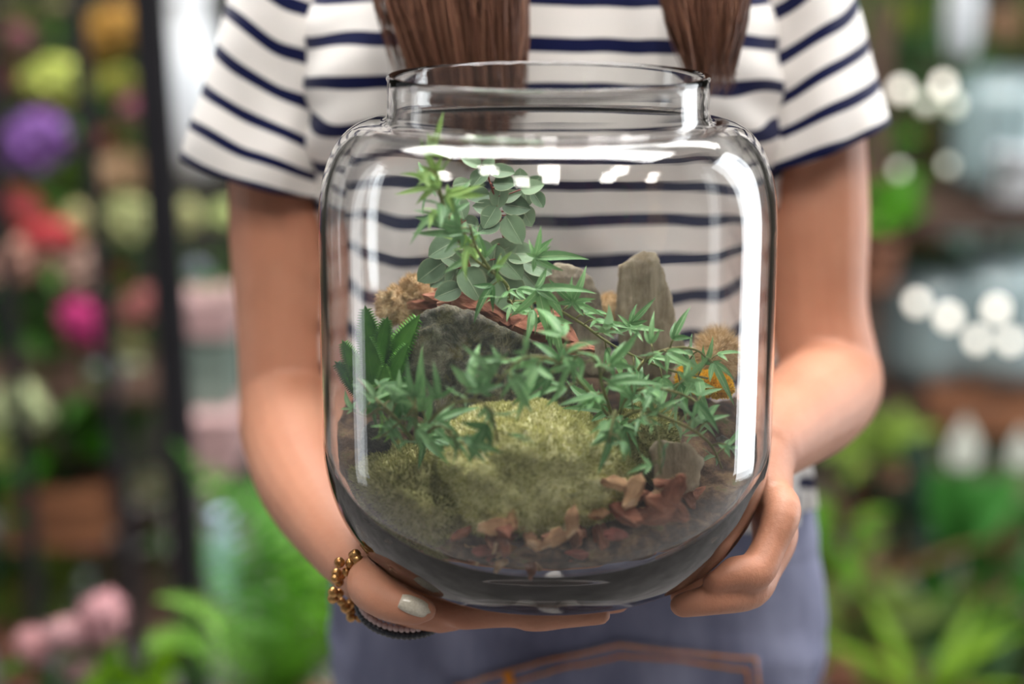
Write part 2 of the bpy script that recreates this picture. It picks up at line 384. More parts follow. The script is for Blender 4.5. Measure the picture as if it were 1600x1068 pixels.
# ---- rocks
def rock(name, poly, Yf, depth, mat, label, cat='rock', lean=0.0, amp=0.0022, vox=0.0016, strata=0.0, shrink=0.82, group=None):
    c = sum((Vector((a, b, 0)) for a, b in poly), Vector())/len(poly); pts = []
    ymin = min(b for a, b in poly); ymax = max(b for a, b in poly)
    for a, b in poly:
        yy = Yf+lean*(ymax-b)/max(1, ymax-ymin)
        pts.append(P(a, b, yy+random.uniform(-.001, .001)))
        pts.append(P(c.x+(a-c.x)*shrink, c.y+(b-c.y)*shrink, yy+depth))
        pts.append(P(c.x+(a-c.x)*0.9, c.y+(b-c.y)*0.9, yy-depth*0.10))
    V, F = hull(pts); mb = MB().add(V, F); V, F, Nn = remeshed(mb, vox, 1)
    out = []
    for v, n in zip(V, Nn):
        q = Vector(v); a = 1.0
        d = amp*noise.fractal(q*55, 0.7, 2.1, 5)+amp*0.5*(abs(noise.noise(q*140))-.3)
        if strata: d += strata*noise.noise(Vector((q.x*420, q.y*420, q.z*25)))
        p = q+Vector(n)*d
        out.append(keep_in(p, 0.002))
    base = sum((Vector(v) for v in out), Vector())/len(out); base.z = min(v.z for v in out)
    me = make_mesh(name, [Vector(v)-base for v in out], F, mat); o = link(name, me, loc=base)
    return tag(o, label, cat, group)
rock('slate_slab', [(628, 560), (646, 498), (668, 481), (697, 475), (735, 486), (790, 508), (846, 536), (905, 575), (930, 650), (700, 668), (628, 640)], 1.082, 0.030, M_slab, 'broad dark slate slab with a thin pale sloping top edge', lean=0.014)
rock('boulder', [(846, 430), (868, 408), (892, 408), (925, 430), (940, 470), (950, 530), (962, 590), (846, 590)], 1.142, 0.026, M_rockg, 'rough grey stone with dark specks behind the ivy stem', lean=0.012)
rock('standing_stone', [(964, 450), (967, 412), (982, 402), (1004, 392), (1026, 394), (1038, 418), (1046, 470), (1053, 520), (1076, 560), (1080, 600), (978, 600), (968, 520)], 1.146, 0.026, M_stand, 'tall upright tan stone with vertical layers, standing like a post', lean=0.006, strata=0.0012)
rock('light_stone_chunk', [(1012, 700), (1030, 684), (1078, 690), (1092, 716), (1088, 760), (1060, 778), (1022, 770)], 1.045, 0.022, M_wood, 'pale cream stone chunk half sunk below the right ivy', strata=0.0006)
rock('boulder', [(566, 668), (590, 652), (622, 662), (634, 700), (622, 742), (584, 748), (564, 716)], 1.075, 0.020, M_slab, 'dark grey stone in the shade under the toothed succulent')
rock('boulder', [(1100, 690), (1128, 676), (1152, 700), (1156, 750), (1130, 782), (1100, 764)], 1.092, 0.020, M_slab, 'dark grey stone against the right glass under the hanging ivy')
rock('pebble', [(1078, 790), (1100, 776), (1128, 788), (1134, 822), (1108, 842), (1084, 828)], 1.070, 0.016, M_rockg, 'grey pebble with yellow specks against the lower right glass', 'pebble')
rock('pebble', [(1046, 596), (1056, 560), (1082, 552), (1094, 590), (1090, 630), (1052, 632)], 1.13, 0.016, M_wood, 'pale stone leaning at the foot of the upright tan stone', 'pebble')

# ---- mosses
def moss(name, cpx, Y, rx, ry, rz, mat, label, blades, bl=0.004, amp=0.004, cat='moss', w=0.00045, push=0.0, curl=0.5):
    c = P(cpx[0], cpx[1], Y); V, F = ellipsoid((0, 0, 0), (rx, ry, rz), 64, 40)
    pts = []
    for v in V:
        n = Vector((v.x/rx**2, v.y/ry**2, v.z/rz**2)).normalized()
        d = amp*noise.fractal((v+c)*45, 0.8, 2.0, 4)+amp*0.35*noise.noise((v+c)*220)
        pts.append(keep_in(c+v+n*d, 0.0045))
    F = list(F); V2 = list(pts); 
    tri = []; 
    for f in F:
        a = (pts[f[1]]-pts[f[0]]).cross(pts[f[2]]-pts[f[0]]).length+1e-12
        tri.append(a)
    tri = np.array(tri); tri /= tri.sum()
    pick = RNG.choice(len(F), size=blades, p=tri)
    for fi in pick:
        f = F[fi]; u, v = random.random(), random.random()
        p = pts[f[0]]*(1-u)*(1-v)+pts[f[1]]*u*(1-v)+pts[f[2]]*u*v+pts[f[3]]*(1-u)*v
        n = (p-c); n = Vector((n.x/rx**2, n.y/ry**2, n.z/rz**2)).normalized()
        d = (n+rv(curl)).normalized(); s = d.cross(rv(1)).normalized()*w; l = bl*random.uniform(.5, 1.2)
        q = keep_in(p+d*l, 0.0012); o = len(V2); V2 += [p-s, p+s, q]; F.append((o, o+1, o+2))
    base = Vector((c.x, c.y, c.z-rz)); me = make_mesh(name, [v-base for v in V2], F, mat)
    o = link(name, me, loc=base); tag(o, label, cat); return o
moss('moss_cushion', (828, 738), 1.062, 0.061, 0.052, 0.040, M_moss, 'large rounded cushion of pale green moss in front of the slate slab', 60000, 0.0026, 0.006)
moss('moss_cushion', (660, 790), 1.062, 0.043, 0.045, 0.035, M_moss2, 'darker olive moss clump low down beneath the blurred ivy', 30000, 0.0030, 0.008)
moss('moss_cushion', (1000, 690), 1.08, 0.020, 0.026, 0.022, M_moss2, 'small olive moss clump on the shady side of the pale cushion', 9000, 0.003, 0.005)
moss('dried_moss_tuft', (632, 464), 1.150, 0.0145, 0.012, 0.0130, M_dry, 'tan dried moss tuft behind the toothed succulent', 6000, 0.0036, 0.010, 'dried moss', 0.0003, curl=0.9)
moss('dried_moss_tuft', (953, 492), 1.170, 0.010, 0.010, 0.011, M_dry, 'tan dried moss tuft wedged between the two standing stones', 2400, 0.005, 0.003, 'dried moss', 0.0003, curl=0.9)
moss('dried_moss_tuft', (1122, 556), 1.135, 0.0115, 0.012, 0.0135, M_dry, 'spiky tan tuft above the yellow lichen', 3000, 0.008, 0.003, 'dried moss', 0.00025, curl=0.5)
moss('lichen_patch', (1112, 602), 1.105, 0.0115, 0.012, 0.0060, M_yel, 'bright yellow lichen patch under the spiky tan tuft', 3000, 0.0028, 0.003, 'lichen', 0.0008)
moss('lichen_patch', (1078, 586), 1.118, 0.006, 0.008, 0.0075, M_yel, 'yellow lichen speck peeping through the ivy beside the pale stone', 1200, 0.0028, 0.003, 'lichen', 0.0008)
moss('lichen_patch', (886, 641), 1.095, 0.009, 0.006, 0.003, M_yel, 'thin yellow lichen strip on top of the pale moss cushion', 900, 0.0025, 0.002, 'lichen', 0.0008)

# ---- bark chips
def chip_mesh(i, mat, L=0.018, W=0.010, T=0.005):
    random.seed(100+i); pts = []
    for k in range(22):
        a = random.uniform(0, 2*PI); r = random.uniform(.75, 1)
        pts.append(Vector((W/2*r*math.cos(a), L/2*r*math.sin(a)*(1.2 if abs(math.sin(a)) > .8 else 1), random.choice((-1, 1))*T/2*random.uniform(.5, 1))))
    V, F = hull(pts); me = make_mesh('bark_chip', V, F, mat, smooth=False)
    bm = bmesh.new(); bm.from_mesh(me); bmesh.ops.triangulate(bm, faces=bm.faces); bmesh.ops.subdivide_edges(bm, edges=bm.edges, cuts=2, use_grid_fill=True)
    for v in bm.verts: v.co += Vector((1, .3, 1))*0.0012*noise.noise(Vector((v.co.x*500+i*9, v.co.y*120, v.co.z*500)))
    bm.to_mesh(me); bm.free(); return me
chips_r = [chip_mesh(i, M_bark) for i in range(6)]; chips_t = [chip_mesh(i+10, M_bark2) for i in range(4)]; chips_c = [chip_mesh(i+20, M_red) for i in range(2)]
random.seed(11)
def put_chip(px, py, Y, me, s, label, group, d=None, n=None):
    p = keep_in(P(px, py, Y), 0.006+0.004*s); dd = d or rv(1); nn = n or (Vector((0, -.6, .8))+rv(.5))
    o = link('bark_chip', me, mat4=frame(p, dd, nn, s)); tag(o, label, 'bark chip', group); return o
g1 = 'bark chips behind the slate slab'; l1 = 'red-brown bark chip lying behind the slate slab under the round-leaved plant'
for px, py, Y, s in [(690, 463, 1.14, 1.2), (722, 470, 1.125, 1.3), (748, 478, 1.115, 1.9), (705, 478, 1.12, 1.0), (775, 490, 1.12, 1.2), (806, 500, 1.125, 1.3), (835, 512, 1.115, 1.8), (862, 505, 1.12, 1.2), (660, 474, 1.14, 1.0), (800, 478, 1.14, 1.2), (675, 455, 1.15, 1.1), (880, 522, 1.12, 1.3), (850, 492, 1.135, 1.1), (735, 455, 1.15, 1.2), (905, 545, 1.11, 1.2)]:
    put_chip(px, py, Y, random.choice(chips_r), s, l1, g1, Vector((1, random.uniform(-.5, .5), random.uniform(-.5, .1))))
def zone2(px, py):
    if py < 790: return 'brown bark chip on the upper edge of the heap, '+('touching the pale moss cushion' if px < 980 else 'under the pale stone chunk' if px < 1070 else 'above the grey pebble')
    return 'brown bark chip low in the heap, '+('next to the pale tan splinter' if px < 960 else 'beneath the crossed bark strips' if px < 1060 else 'around the grey pebble')
def zone3(px, py):
    return 'small bark chip on the lower left glass, '+(('under the olive moss' if py < 850 else 'at the curved lower corner of the jar') if px < 690 else ('below the pale moss cushion' if py < 850 else 'beside the reddish clay shards'))
g2 = 'bark chips heaped at the lower right of the jar'; l2 = 'brown bark chip in the heap at the lower right inside the jar'
for k in range(48):
    px = random.uniform(890, 1135); py = random.uniform(745, 860); put_chip(px, py, 1.018+random.uniform(0, .03)+0.09*max(0, (px-1000)/140)**2, random.choice(chips_r+chips_t), random.uniform(.6, 1.3), zone2(px, py), g2)
g3 = 'bark chips along the lower left glass'; l3 = 'brown bark chip along the lower left glass under the olive moss'
for k in range(40):
    px = random.uniform(585, 860); py = random.uniform(800, 885); put_chip(px, py, 1.00+random.uniform(0, .02)+0.10*max(0, (800-px)/200)**2, random.choice(chips_r+chips_t), random.uniform(.5, 1.0), zone3(px, py), g3)
put_chip(870, 842, 1.0, chips_t[0], 1.0, 'pale tan wood splinter at the foot of the pale moss cushion', None, Vector((1, 0, .9)), Vector((0, -1, .3)))
put_chip(770, 826, 1.0, chips_t[1], 1.0, 'tan wood chip flat against the glass under the moss cushion', None, Vector((1, 0, .1)), Vector((0, -1, .2)))
put_chip(895, 815, 1.0, chips_t[2], 1.0, 'small upright pale splinter touching the moss cushion', None, Vector((0.1, 0, 1)), Vector((0, -1, .2)))
for (px, py, s, d, lb) in [(1040, 790, 1.5, (1, 0, -.45), 'long red-brown bark strip sloping right in the crossed strips'), (1028, 800, 1.4, (-1, 0, -.5), 'long red-brown bark strip sloping left in the crossed strips'), (1050, 770, 1.4, (.25, 0, 1), 'upright red-brown bark strip on top of the crossed strips')]:
    put_chip(px, py, 1.022, chips_r[1], s, lb, None, Vector(d), Vector((0, -1, .2)))
for (px, py, lb) in [(768, 888, 'reddish clay shard at the bottom of the jar near its centre'), (905, 880, 'reddish clay shard at the bottom right of the centre one'), (975, 846, 'reddish clay shard among the heaped bark at lower right'), (742, 876, 'reddish clay shard at the bottom left of the centre one')]:
    o = put_chip(px, py, 0.995, random.choice(chips_c), .75, lb, None, Vector((1, 0, random.uniform(-.2, .2))), Vector((0, -1, .2))); o.name = 'clay_shard'; o['category'] = 'clay shard'

# ---- leaves
def lobe(mb, UV, ang, L, W, droop=0.25, fold=0.25, seg=7, base=(0, 0, 0), wbase=0.45, tipcurl=0.0, power=0.8, bend=0.0):
    d = Vector((math.sin(ang), math.cos(ang), 0)); s = Vector((math.cos(ang), -math.sin(ang), 0)); o = len(mb.V)
    for i in range(seg+1):
        t = i/seg; w = W*(wbase*(1-t)**1.5+(1-wbase*0.4)*math.sin(PI*min(1, t**power)))*(1 if i < seg else 0.02); z = -droop*L*t*t+tipcurl*L*t**3
        c = Vector(base)+d*(L*t)+s*(bend*L*t*t)+Vector((0, 0, z))
        for k, u in ((-1, -1), (-.5, -.5), (0, 0), (.5, .5), (1, 1)):
            mb.V.append(c+s*(w*k)+Vector((0, 0, abs(k)*w*fold))); UV.append((u, t))
    for i in range(seg):
        for k in range(4): a = o+i*5+k; mb.F.append((a, a+1, a+6, a+5))
def ivy_leaf(i, mat, long_=1.0, nl=3):
    random.seed(300+i); mb = MB(); UV = []; j = lambda a: a*random.uniform(.85, 1.15)
    b_ = lambda: random.uniform(-.35, .35)
    lobe(mb, UV, 0, j(0.033)*long_, j(0.0030), random.uniform(-.2, .6), .4, bend=b_(), tipcurl=random.uniform(-.2, .2))
    lobe(mb, UV, j(0.80), j(0.018)*long_, j(0.0022), random.uniform(-.2, .6), .35, bend=b_())
    lobe(mb, UV, -j(0.80), j(0.018)*long_, j(0.0022), random.uniform(-.2, .6), .35, bend=b_())
    if nl == 5:
        lobe(mb, UV, j(1.7), j(0.009), 0.0016, .2, .3, bend=b_()); lobe(mb, UV, -j(1.7), j(0.009), 0.0016, .2, .3, bend=b_())
    return make_mesh('leaf', mb.V, mb.F, mat, uv=UV)
ivys = [ivy_leaf(i, M_ivy, 1.0, 5 if i % 3 == 0 else 3) for i in range(8)]
ivyl = [ivy_leaf(i+20, M_ivyl, 0.9, 5 if i % 3 == 0 else 3) for i in range(4)]
random.seed(21)
def side_leaves(mb, pts, per, plant, meshes, s0=1.0, spread=0.010, cam_bias=0.5, updir=0.1, out=None):
    """leaves with petioles along a stem; returns nothing, petioles join mb"""
    path = [Vector(tuple(q)[:3]) for q in catmull(pts, 8)]; n = len(path)
    for k in range(per):
        f = (k+0.5)/per; i = min(n-2, int(f*(n-1))); p = path[i]; t = (path[i+1]-path[i]).normalized()
        a = random.uniform(0, 2*PI) ; u = t.orthogonal().normalized(); w = t.cross(u)
        d = (u*math.cos(a)+w*math.sin(a)+t*0.5+Vector((0, -cam_bias*0.4, updir))).normalized()
        q = keep_in(p+d*random.uniform(.5, 1)*spread, 0.004)
        V, F = tube([p, (p+q)/2+Vector((0, 0, .001)), q], 0.0005, 5); mb.add(V, F)
        dl = (d+rv(.5)+Vector((0, 0, random.uniform(-.6, .3)))).normalized(); s = s0*random.uniform(.7, 1.1)
        tip = q+dl*0.03*s; tip2 = keep_in(tip, 0.003); dl = (tip2-q).normalized(); s = min(s, max(.45, (tip2-q).length/0.030))
        nrm = Vector((0, -cam_bias, .8))+rv(.5)
        place('leaf', random.choice(meshes), plant, frame(q, dl, nrm, s))
def ivy(label, base, stems, rad=0.0009, stem_mat=None):
    t = thing('ivy_plant', label, 'ivy', base); mb = MB()
    for pts, per, meshes, s0, cb in stems:
        pts = [keep_in(p, .004) for p in pts]
        V, F = tube(pts, [rad*(1.2-0.5*i/(len(pts)-1)) for i in range(len(pts))], 6, k=5); mb.add(V, F)
        side_leaves(mb, pts, per, t, meshes, s0, cam_bias=cb)
    obj('stem', mb.V, mb.F, stem_mat or M_stem_g, t); return t
# trailing ivy: light tips up left, stem running down right over the stones
b0 = P(795, 470, 1.10); T1 = ivy('narrow-leaved ivy rising pale-tipped at upper left and trailing over the stones', b0, [
    ([b0, P(790, 441, 1.085), P(742, 402, 1.075), P(712, 366, 1.065), P(695, 325, 1.06), P(686, 290, 1.06)], 15, ivys, 0.72, .8),
    ([P(700, 340, 1.06), P(690, 300, 1.055), P(682, 270, 1.05), P(672, 262, 1.05)], 6, ivyl, 0.72, .8),
    ([P(770, 425, 1.08), P(745, 385, 1.06), P(735, 350, 1.055)], 6, ivys[:3]+ivyl, 0.75, .8),
    ([b0, P(850, 474, 1.09), P(905, 502, 1.088), P(960, 540, 1.085), P(1040, 575, 1.08), P(1105, 590, 1.085)], 17, ivys, 0.75, .8)])
for px, py, Y, dx, dz, s, n in [(836, 400, 1.085, 1, .18, .95, (-.2, -1, .5)), (836, 398, 1.085, .3, 1, .6, (0, -1, .2)), (842, 452, 1.08, .2, -1, 1.2, (.2, -1, .1)), (838, 450, 1.08, 1, .1, .9, (.1, -.8, .7)), (895, 470, 1.085, .5, 1, .7, (0, -1, .3)), (893, 470, 1.085, -.8, .6, .6, (0, -1, .3)), (895, 472, 1.085, 1, -.3, .6, (0, -1, .5)),
                            (985, 505, 1.09, .9, 1, .6, (0, -1, .2)), (985, 512, 1.09, 1, 0, .7, (0, -.5, 1)), (984, 510, 1.09, -1, .3, .6, (0, -.8, .6)), (680, 292, 1.05, -1, -.1, .8, (0, -.7, .8)), (683, 268, 1.05, -.4, 1, .6, (0, -1, .3)), (700, 300, 1.05, 1, -.2, .7, (0, -1, .4)), (690, 290, 1.05, -1, .5, .6, (0, -1, .5))]:
    place('leaf', random.choice(ivys if px > 720 else ivyl), T1, frame(P(px, py, Y), Vector((dx, -.1, dz)), Vector(n), s))
b1 = P(960, 660, 1.07); ivy('dense narrow-leaved ivy spilling over the right half of the jar', b1, [
    ([b1, P(900, 590, 1.035), P(860, 560, 1.02), P(815, 560, 1.01), P(775, 600, 1.005)], 15, ivys, .85, .7),
    ([b1, P(940, 600, 1.04), P(930, 560, 1.03), P(880, 540, 1.02)], 10, ivys, .85, .7),
    ([b1, P(990, 610, 1.05), P(1050, 610, 1.04), P(1110, 640, 1.05)], 14, ivys, .8, .7),
    ([b1, P(1000, 640, 1.04), P(1060, 660, 1.03), P(1105, 690, 1.045), P(1125, 730, 1.06)], 13, ivys, .75, .7),
    ([b1, P(1000, 570, 1.06), P(1040, 545, 1.07), P(1085, 545, 1.075), P(1115, 570, 1.085)], 12, ivys, .75, .7),
    ([b1, P(960, 640, 1.02), P(950, 690, 1.005)], 4, ivys, .8, .7),
    ([b1, P(1020, 660, 1.02), P(1030, 740, 1.01)], 5, ivys, .7, .7)])
b2 = P(650, 690, 1.05); ivy('soft-focus narrow-leaved ivy hanging in front of the moss at left', b2, [
    ([b2, P(620, 650, 1.03), P(580, 620, 1.035), P(560, 590, 1.05)], 9, ivys, .8, .6),
    ([b2, P(640, 640, 1.01), P(610, 660, 1.01), P(575, 690, 1.03)], 9, ivys, .85, .6),
    ([b2, P(690, 640, 1.01), P(735, 625, 1.0), P(765, 640, .995), P(775, 690, .992)], 10, ivys, .9, .6),
    ([b2, P(680, 670, 1.0), P(715, 710, .995)], 7, ivys, .8, .6),
    ([b2, P(600, 640, 1.03), P(570, 650, 1.04), P(556, 640, 1.06)], 6, ivyl[:2]+ivys, .8, .6)])

# ---- round-leaved plant
def round_leaf(i):
    random.seed(500+i); mb = MB(); UV = []; L = 0.0150; W = random.uniform(.0056, .0066); seg = 8; cup = random.uniform(.1, .35); dr = random.uniform(0, .35)
    for a in range(seg+1):
        t = a/seg; w = W*max(0.03, math.sin(PI*t**0.8)**0.62); z = -dr*L*t*t
        for k in (-1, -.6, -.25, 0, .25, .6, 1): mb.V.append(Vector((w*k, L*t, z+cup*w*abs(k)**1.3-0.0003*(k == 0)))); UV.append((k, t))
    for a in range(seg):
        for k in range(6): q = a*7+k; mb.F.append((q, q+1, q+8, q+7))
    return make_mesh('leaf', mb.V, mb.F, M_pep, uv=UV)
rl = [round_leaf(i) for i in range(6)]; random.seed(31)
bp_ = P(770, 480, 1.13); T = thing('round_leaved_plant', 'grey-green round-leaved plant with red stems, tallest in the jar', 'plant', bp_); mb = MB()
main = [P(792, 470, 1.13), P(788, 375, 1.125), P(781, 333, 1.122), P(776, 311, 1.12), P(765, 274, 1.12), P(761, 252, 1.12)]
st2 = [P(795, 470, 1.14), P(812, 380, 1.14), P(818, 320, 1.138), P(816, 272, 1.135)]
st3 = [P(760, 470, 1.13), P(735, 420, 1.12), P(722, 360, 1.12), P(719, 300, 1.125), P(716, 282, 1.125)]
st4 = [P(740, 475, 1.14), P(705, 440, 1.135), P(680, 425, 1.13)]
stems = [main, st2, st3, st4]
for s_ in stems: V, F = tube(s_, [0.0013, .0011, .0009, .0008, .0006, .0005][:len(s_)], 7, k=6); mb.add(V, F)
allp = [Vector(tuple(q)[:3]) for s_ in stems for q in catmull(s_, 8)]
LV = [(738, 240, -1, .6, .9), (765, 243, .3, 1, .8), (785, 257, 1, -.05, 1.15), (749, 270, -.7, -.8, 1.15), (789, 279, 1, .1, 1.1), (780, 302, -.2, -1, 1.2), (806, 316, 1, -.1, 1.3), (814, 266, -.1, 1, .95), (832, 285, 1, .3, 1.1), (822, 303, .1, -1, .9), (841, 306, .6, -.9, .9), (822, 333, .5, -.9, 1.1), (803, 355, .5, -.9, 1.5), (747, 299, -1, .0, 1.15), (766, 335, -.5, -.8, 1.2), (764, 350, -.8, -.4, 1.1), (722, 280, 1, .3, .9), (720, 320, .3, -1, 1.1), (785, 388, .8, .5, 1.5), (762, 428, -.6, -.5, 1.8), (794, 458, .4, -.9, 2.0), (727, 408, .8, .1, 1.6), (738, 442, .6, -.8, 1.7), (712, 434, -.2, -1, 1.5), (673, 422, -1, -.7, 1.5), (689, 432, -.8, -.6, 1.3), (692, 383, -1, -.5, 1.5), (840, 413, 1, -.3, 1.4), (799, 415, .6, -.7, 1.5), (752, 388, -.5, .6, 1.3), (826, 432, .6, -.6, 1.6), (770, 405, -.2, -1, 1.6), (815, 392, .8, .1, 1.4), (705, 400, -.6, .4, 1.2), (776, 452, -.2, -1, 1.6), (733, 460, -.7, -.5, 1.5), (812, 470, .8, -.4, 1.5), (700, 455, -.9, -.3, 1.3), (757, 320, -.9, .3, 1.0), (798, 300, .9, .5, .9), (804, 335, -.4, -.9, 1.0), (835, 275, .8, .8, .8), (731, 345, -.9, .3, 1.1), (712, 350, -.9, -.5, 1.1)]
for px, py, dx, dz, s in LV:
    Yl = 1.118+random.uniform(-.006, .008); d = Vector((dx, -.25, dz)).normalized(); c = P(px, py, Yl); s *= .88; q = c-d*0.0075*s
    near = min(allp, key=lambda a: (a-q).length); V, F = tube([near, (near+q)/2+Vector((0, 0, -.0006)), q], [.0007, .0005, .0004], 5, k=3); mb.add(V, F)
    place('leaf', random.choice(rl), T, frame(q, d, Vector((random.uniform(-.4, .4), -.9, .55)), s))
obj('stem', mb.V, mb.F, M_stem_r, T)

# ---- toothed succulent
def toothed_leaf(i, L, W):
    random.seed(700+i); mb = MB(); UV = []; seg = 12
    for a in range(seg+1):
        t = a/seg; w = W*(0.75+0.5*t-1.25*t**2.2)*(1 if a < seg else .05)*.98+0.0001; z = 0.10*L*math.sin(t*2)+.12*L*t*t
        for k, th, u in ((-1, 0, -1), (-.5, -.22, -.5), (0, -.15, 0), (.5, -.22, .5), (1, 0, 1), (.5, -.62, .5), (0, -.8, 0), (-.5, -.62, -.5)):
            mb.V.append(Vector((w*k, L*t, z+th*w*.9))); UV.append((u if abs(u) > .1 else .3, t))
    for a in range(seg):
        for k in range(8): q = a*8+k; q2 = a*8+(k+1) % 8; mb.F.append((q, q2, q2+8, q+8))
    for a in range(1, seg*2-1):          # teeth
        t = a/(seg*2); w = W*(0.75+0.5*t-1.25*t**2.2); z = 0.10*L*math.sin(t*2)+.12*L*t*t
        for sgn in (-1, 1):
            o = len(mb.V); b = Vector((sgn*w*.93, L*t, z)); h = 0.0026
            mb.V += [b+Vector((0, -.0008, 0)), b+Vector((0, .0008, 0)), b+Vector((0, 0, -.0007)), b+Vector((sgn*h, .0006, .0003))]; UV += [(.9, t)]*4
            mb.F += [(o, o+1, o+3), (o+1, o+2, o+3), (o+2, o, o+3)]
    return make_mesh('leaf', mb.V, mb.F, M_succ, uv=UV)
tl = [toothed_leaf(0, .034, .0068), toothed_leaf(1, .030, .0058), toothed_leaf(2, .026, .0052)]; random.seed(41)
cs = P(592, 600, 1.085); T = thing('toothed_succulent', 'bright green succulent rosette with spiny-edged leaves at left', 'succulent', cs)
for px, py, dx, dz, s, nx, m, dy in [(585, 570, -.10, 1, 1.10, 0, 0, .03), (588, 600, -.12, 1, 1.00, .1, 0, -.14), (598, 585, .75, 1, 1.30, -.5, 0, 0), (590, 570, .25, 1, 1.05, 0, 1, 0), (606, 600, .6, 1, .90, -.4, 0, -.1), (612, 650, .55, 1, 1.15, -.5, 2, -.2), (575, 620, -.8, .9, .95, .5, 1, 0), (570, 600, -.5, 1, 1.0, .4, 1, .02), (600, 630, .1, 1, .95, 0, 1, -.2), (580, 645, -.4, 1, .8, .3, 2, -.2), (606, 640, .9, .5, .8, 0, 2, 0), (600, 560, .12, 1, .75, 0, 2, .1)]:
    q = keep_in(P(px, py, 1.085+dy*.05), .008)
    place('leaf', tl[m], T, frame(q, Vector((dx, dy, dz)), Vector((nx, -1, .25)), s))
V, F = ellipsoid(cs+Vector((0, 0.004, -.004)), (.007, .007, .012)); obj('stem', V, F, M_succ, T)

# ================================================================== the person
pb = MB()
def q(px, py, Y): return tuple(P(px, py, Y))
def limb(pts, rad, **kw): V, F = tube(pts, rad, kw.pop('n', 20), k=kw.pop('k', 5), round_end=True, **kw); pb.add(V, F)
TX = 0.024
# torso under the shirt, neck, head
limb([(TX+.02, 1.40, .92), (TX+.01, 1.40, 1.0), (TX, 1.40, 1.08), (TX, 1.40, 1.18), (TX, 1.41, 1.27), (TX, 1.42, 1.315)], [.155, .135, .130, .140, .142, .10], side=(1, 0, 0), flat=.62)
limb([(TX-.12, 1.42, 1.300), (TX, 1.425, 1.325), (TX+.12, 1.42, 1.300)], [.032, .045, .032])
limb([(TX, 1.425, 1.31), (TX, 1.42, 1.37), (TX, 1.41, 1.42)], [.055, .05, .05])
V, F = ellipsoid((TX, 1.395, 1.485), (.074, .092, .108), 32, 24); pb.add(V, F)
V, F = ellipsoid((TX, 1.325, 1.43), (.045, .040, .040), 20, 14); pb.add(V, F)            # jaw
limb([(TX, 1.305, 1.50), (TX, 1.295, 1.475), (TX, 1.296, 1.465)], [.008, .012, .010], n=10)  # nose
for s in (-1, 1):
    V, F = ellipsoid((TX+s*.076, 1.40, 1.48), (.010, .018, .030), 12, 8); pb.add(V, F)
limb([(TX-.022, 1.293, 1.437), (TX, 1.288, 1.438), (TX+.022, 1.293, 1.437)], [.005, .007, .005], n=10)
# her right arm (left of the jar)
limb([(TX-.140, 1.41, 1.29), q(436, 60, 1.405), q(436, 170, 1.40), q(443, 340, 1.375), q(447, 500, 1.365), q(454, 610, 1.355)], [.030, .032, .035, .0400, .0365, .0375])
limb([q(456, 600, 1.36), q(458, 665, 1.325), q(487, 752, 1.25), q(533, 832, 1.175), q(572, 884, 1.13)], [.036, .0385, .0365, .028, .0225])
limb([q(572, 884, 1.135), q(610, 922, 1.112), q(668, 942, 1.105)], [.023, .024, .030], flat=[1, .75, .48], side=(0, 1, 0))
# palm and fingers flat under the base
pz = JB-0.0135
limb([tuple(P(612, 925, 1.112)), (-.045, 1.110, pz), (-.015, 1.108, pz)], [.024, .036, .038], side=(0, 1, 0), flat=[.6, .36, .30])
for i, (y0, L, r) in enumerate([(1.078, .070, .0085), (1.098, .082, .0088), (1.118, .076, .0084), (1.137, .060, .0074)]):
    x0 = -.018; limb([(x0-.012, y0, pz), (x0+.25*L, y0-.001, pz+.001), (x0+L*.45, y0-.002, pz-.001), (x0+L*.75, y0-.003, pz+.001), (x0+L, y0-.003, pz+.0015)], [r*1.1, r, r*1.03, r*.92, r*.8], n=14, k=4)
# her right thumb, in front below the rounded corner
limb([q(590, 905, 1.105), q(587, 915, 1.075), q(600, 933, 1.060), q(628, 946, 1.052), q(655, 952, 1.048), q(664, 953, 1.047)], [.019, .0165, .0128, .0110, .0090, .0070], n=18)
# her left arm (right of the jar)
limb([(TX+.140, 1.41, 1.29), q(1268, 50, 1.405), q(1272, 140, 1.40), q(1268, 330, 1.375), q(1276, 480, 1.365), q(1292, 575, 1.355)], [.030, .032, .035, .042, .037, .038])
limb([q(1290, 560, 1.36), q(1300, 600, 1.345), q(1270, 632, 1.28), q(1222, 668, 1.21), q(1188, 700, 1.16)], [.036, .0365, .0365, .031, .025])
# her left hand: palm, knuckles, bent fingers closing under the jar
limb([q(1188, 700, 1.165), q(1192, 740, 1.145), q(1204, 785, 1.125)], [.023, .026, .026], side=(0, 1, .15), flat=[1, .75, .55])
for pts, r in [
    ([q(1205, 770, 1.125), q(1221, 798, 1.100), q(1203, 850, 1.088), q(1180, 892, 1.078), q(1150, 894, 1.070), q(1118, 905, 1.066)], .0105),
    ([q(1205, 790, 1.140), q(1218, 835, 1.125), q(1196, 890, 1.105), q(1172, 922, 1.085), q(1115, 935, 1.070), q(1066, 945, 1.066)], .0102),
    ([q(1200, 800, 1.150), q(1212, 845, 1.142), q(1188, 895, 1.125), q(1160, 925, 1.112), q(1110, 925, 1.100), q(1065, 930, 1.095)], .0098),
    ([q(1195, 800, 1.160), q(1200, 850, 1.158), q(1176, 890, 1.148), q(1140, 912, 1.138), q(1100, 912, 1.130), q(1075, 912, 1.125)], .0088)]:
    limb(pts, [r*1.1, r*1.18, r*1.0, r*1.12, r*.95, r*.74], n=16, k=4)
limb([q(1190, 735, 1.165), q(1182, 752, 1.195), q(1160, 764, 1.220), q(1140, 770, 1.235)], [.014, .0115, .0098, .008], n=14)   # thumb against the side of the jar
V, F, Nn = remeshed(pb, 0.0024, 3)
JC = np.array([JX, JY])
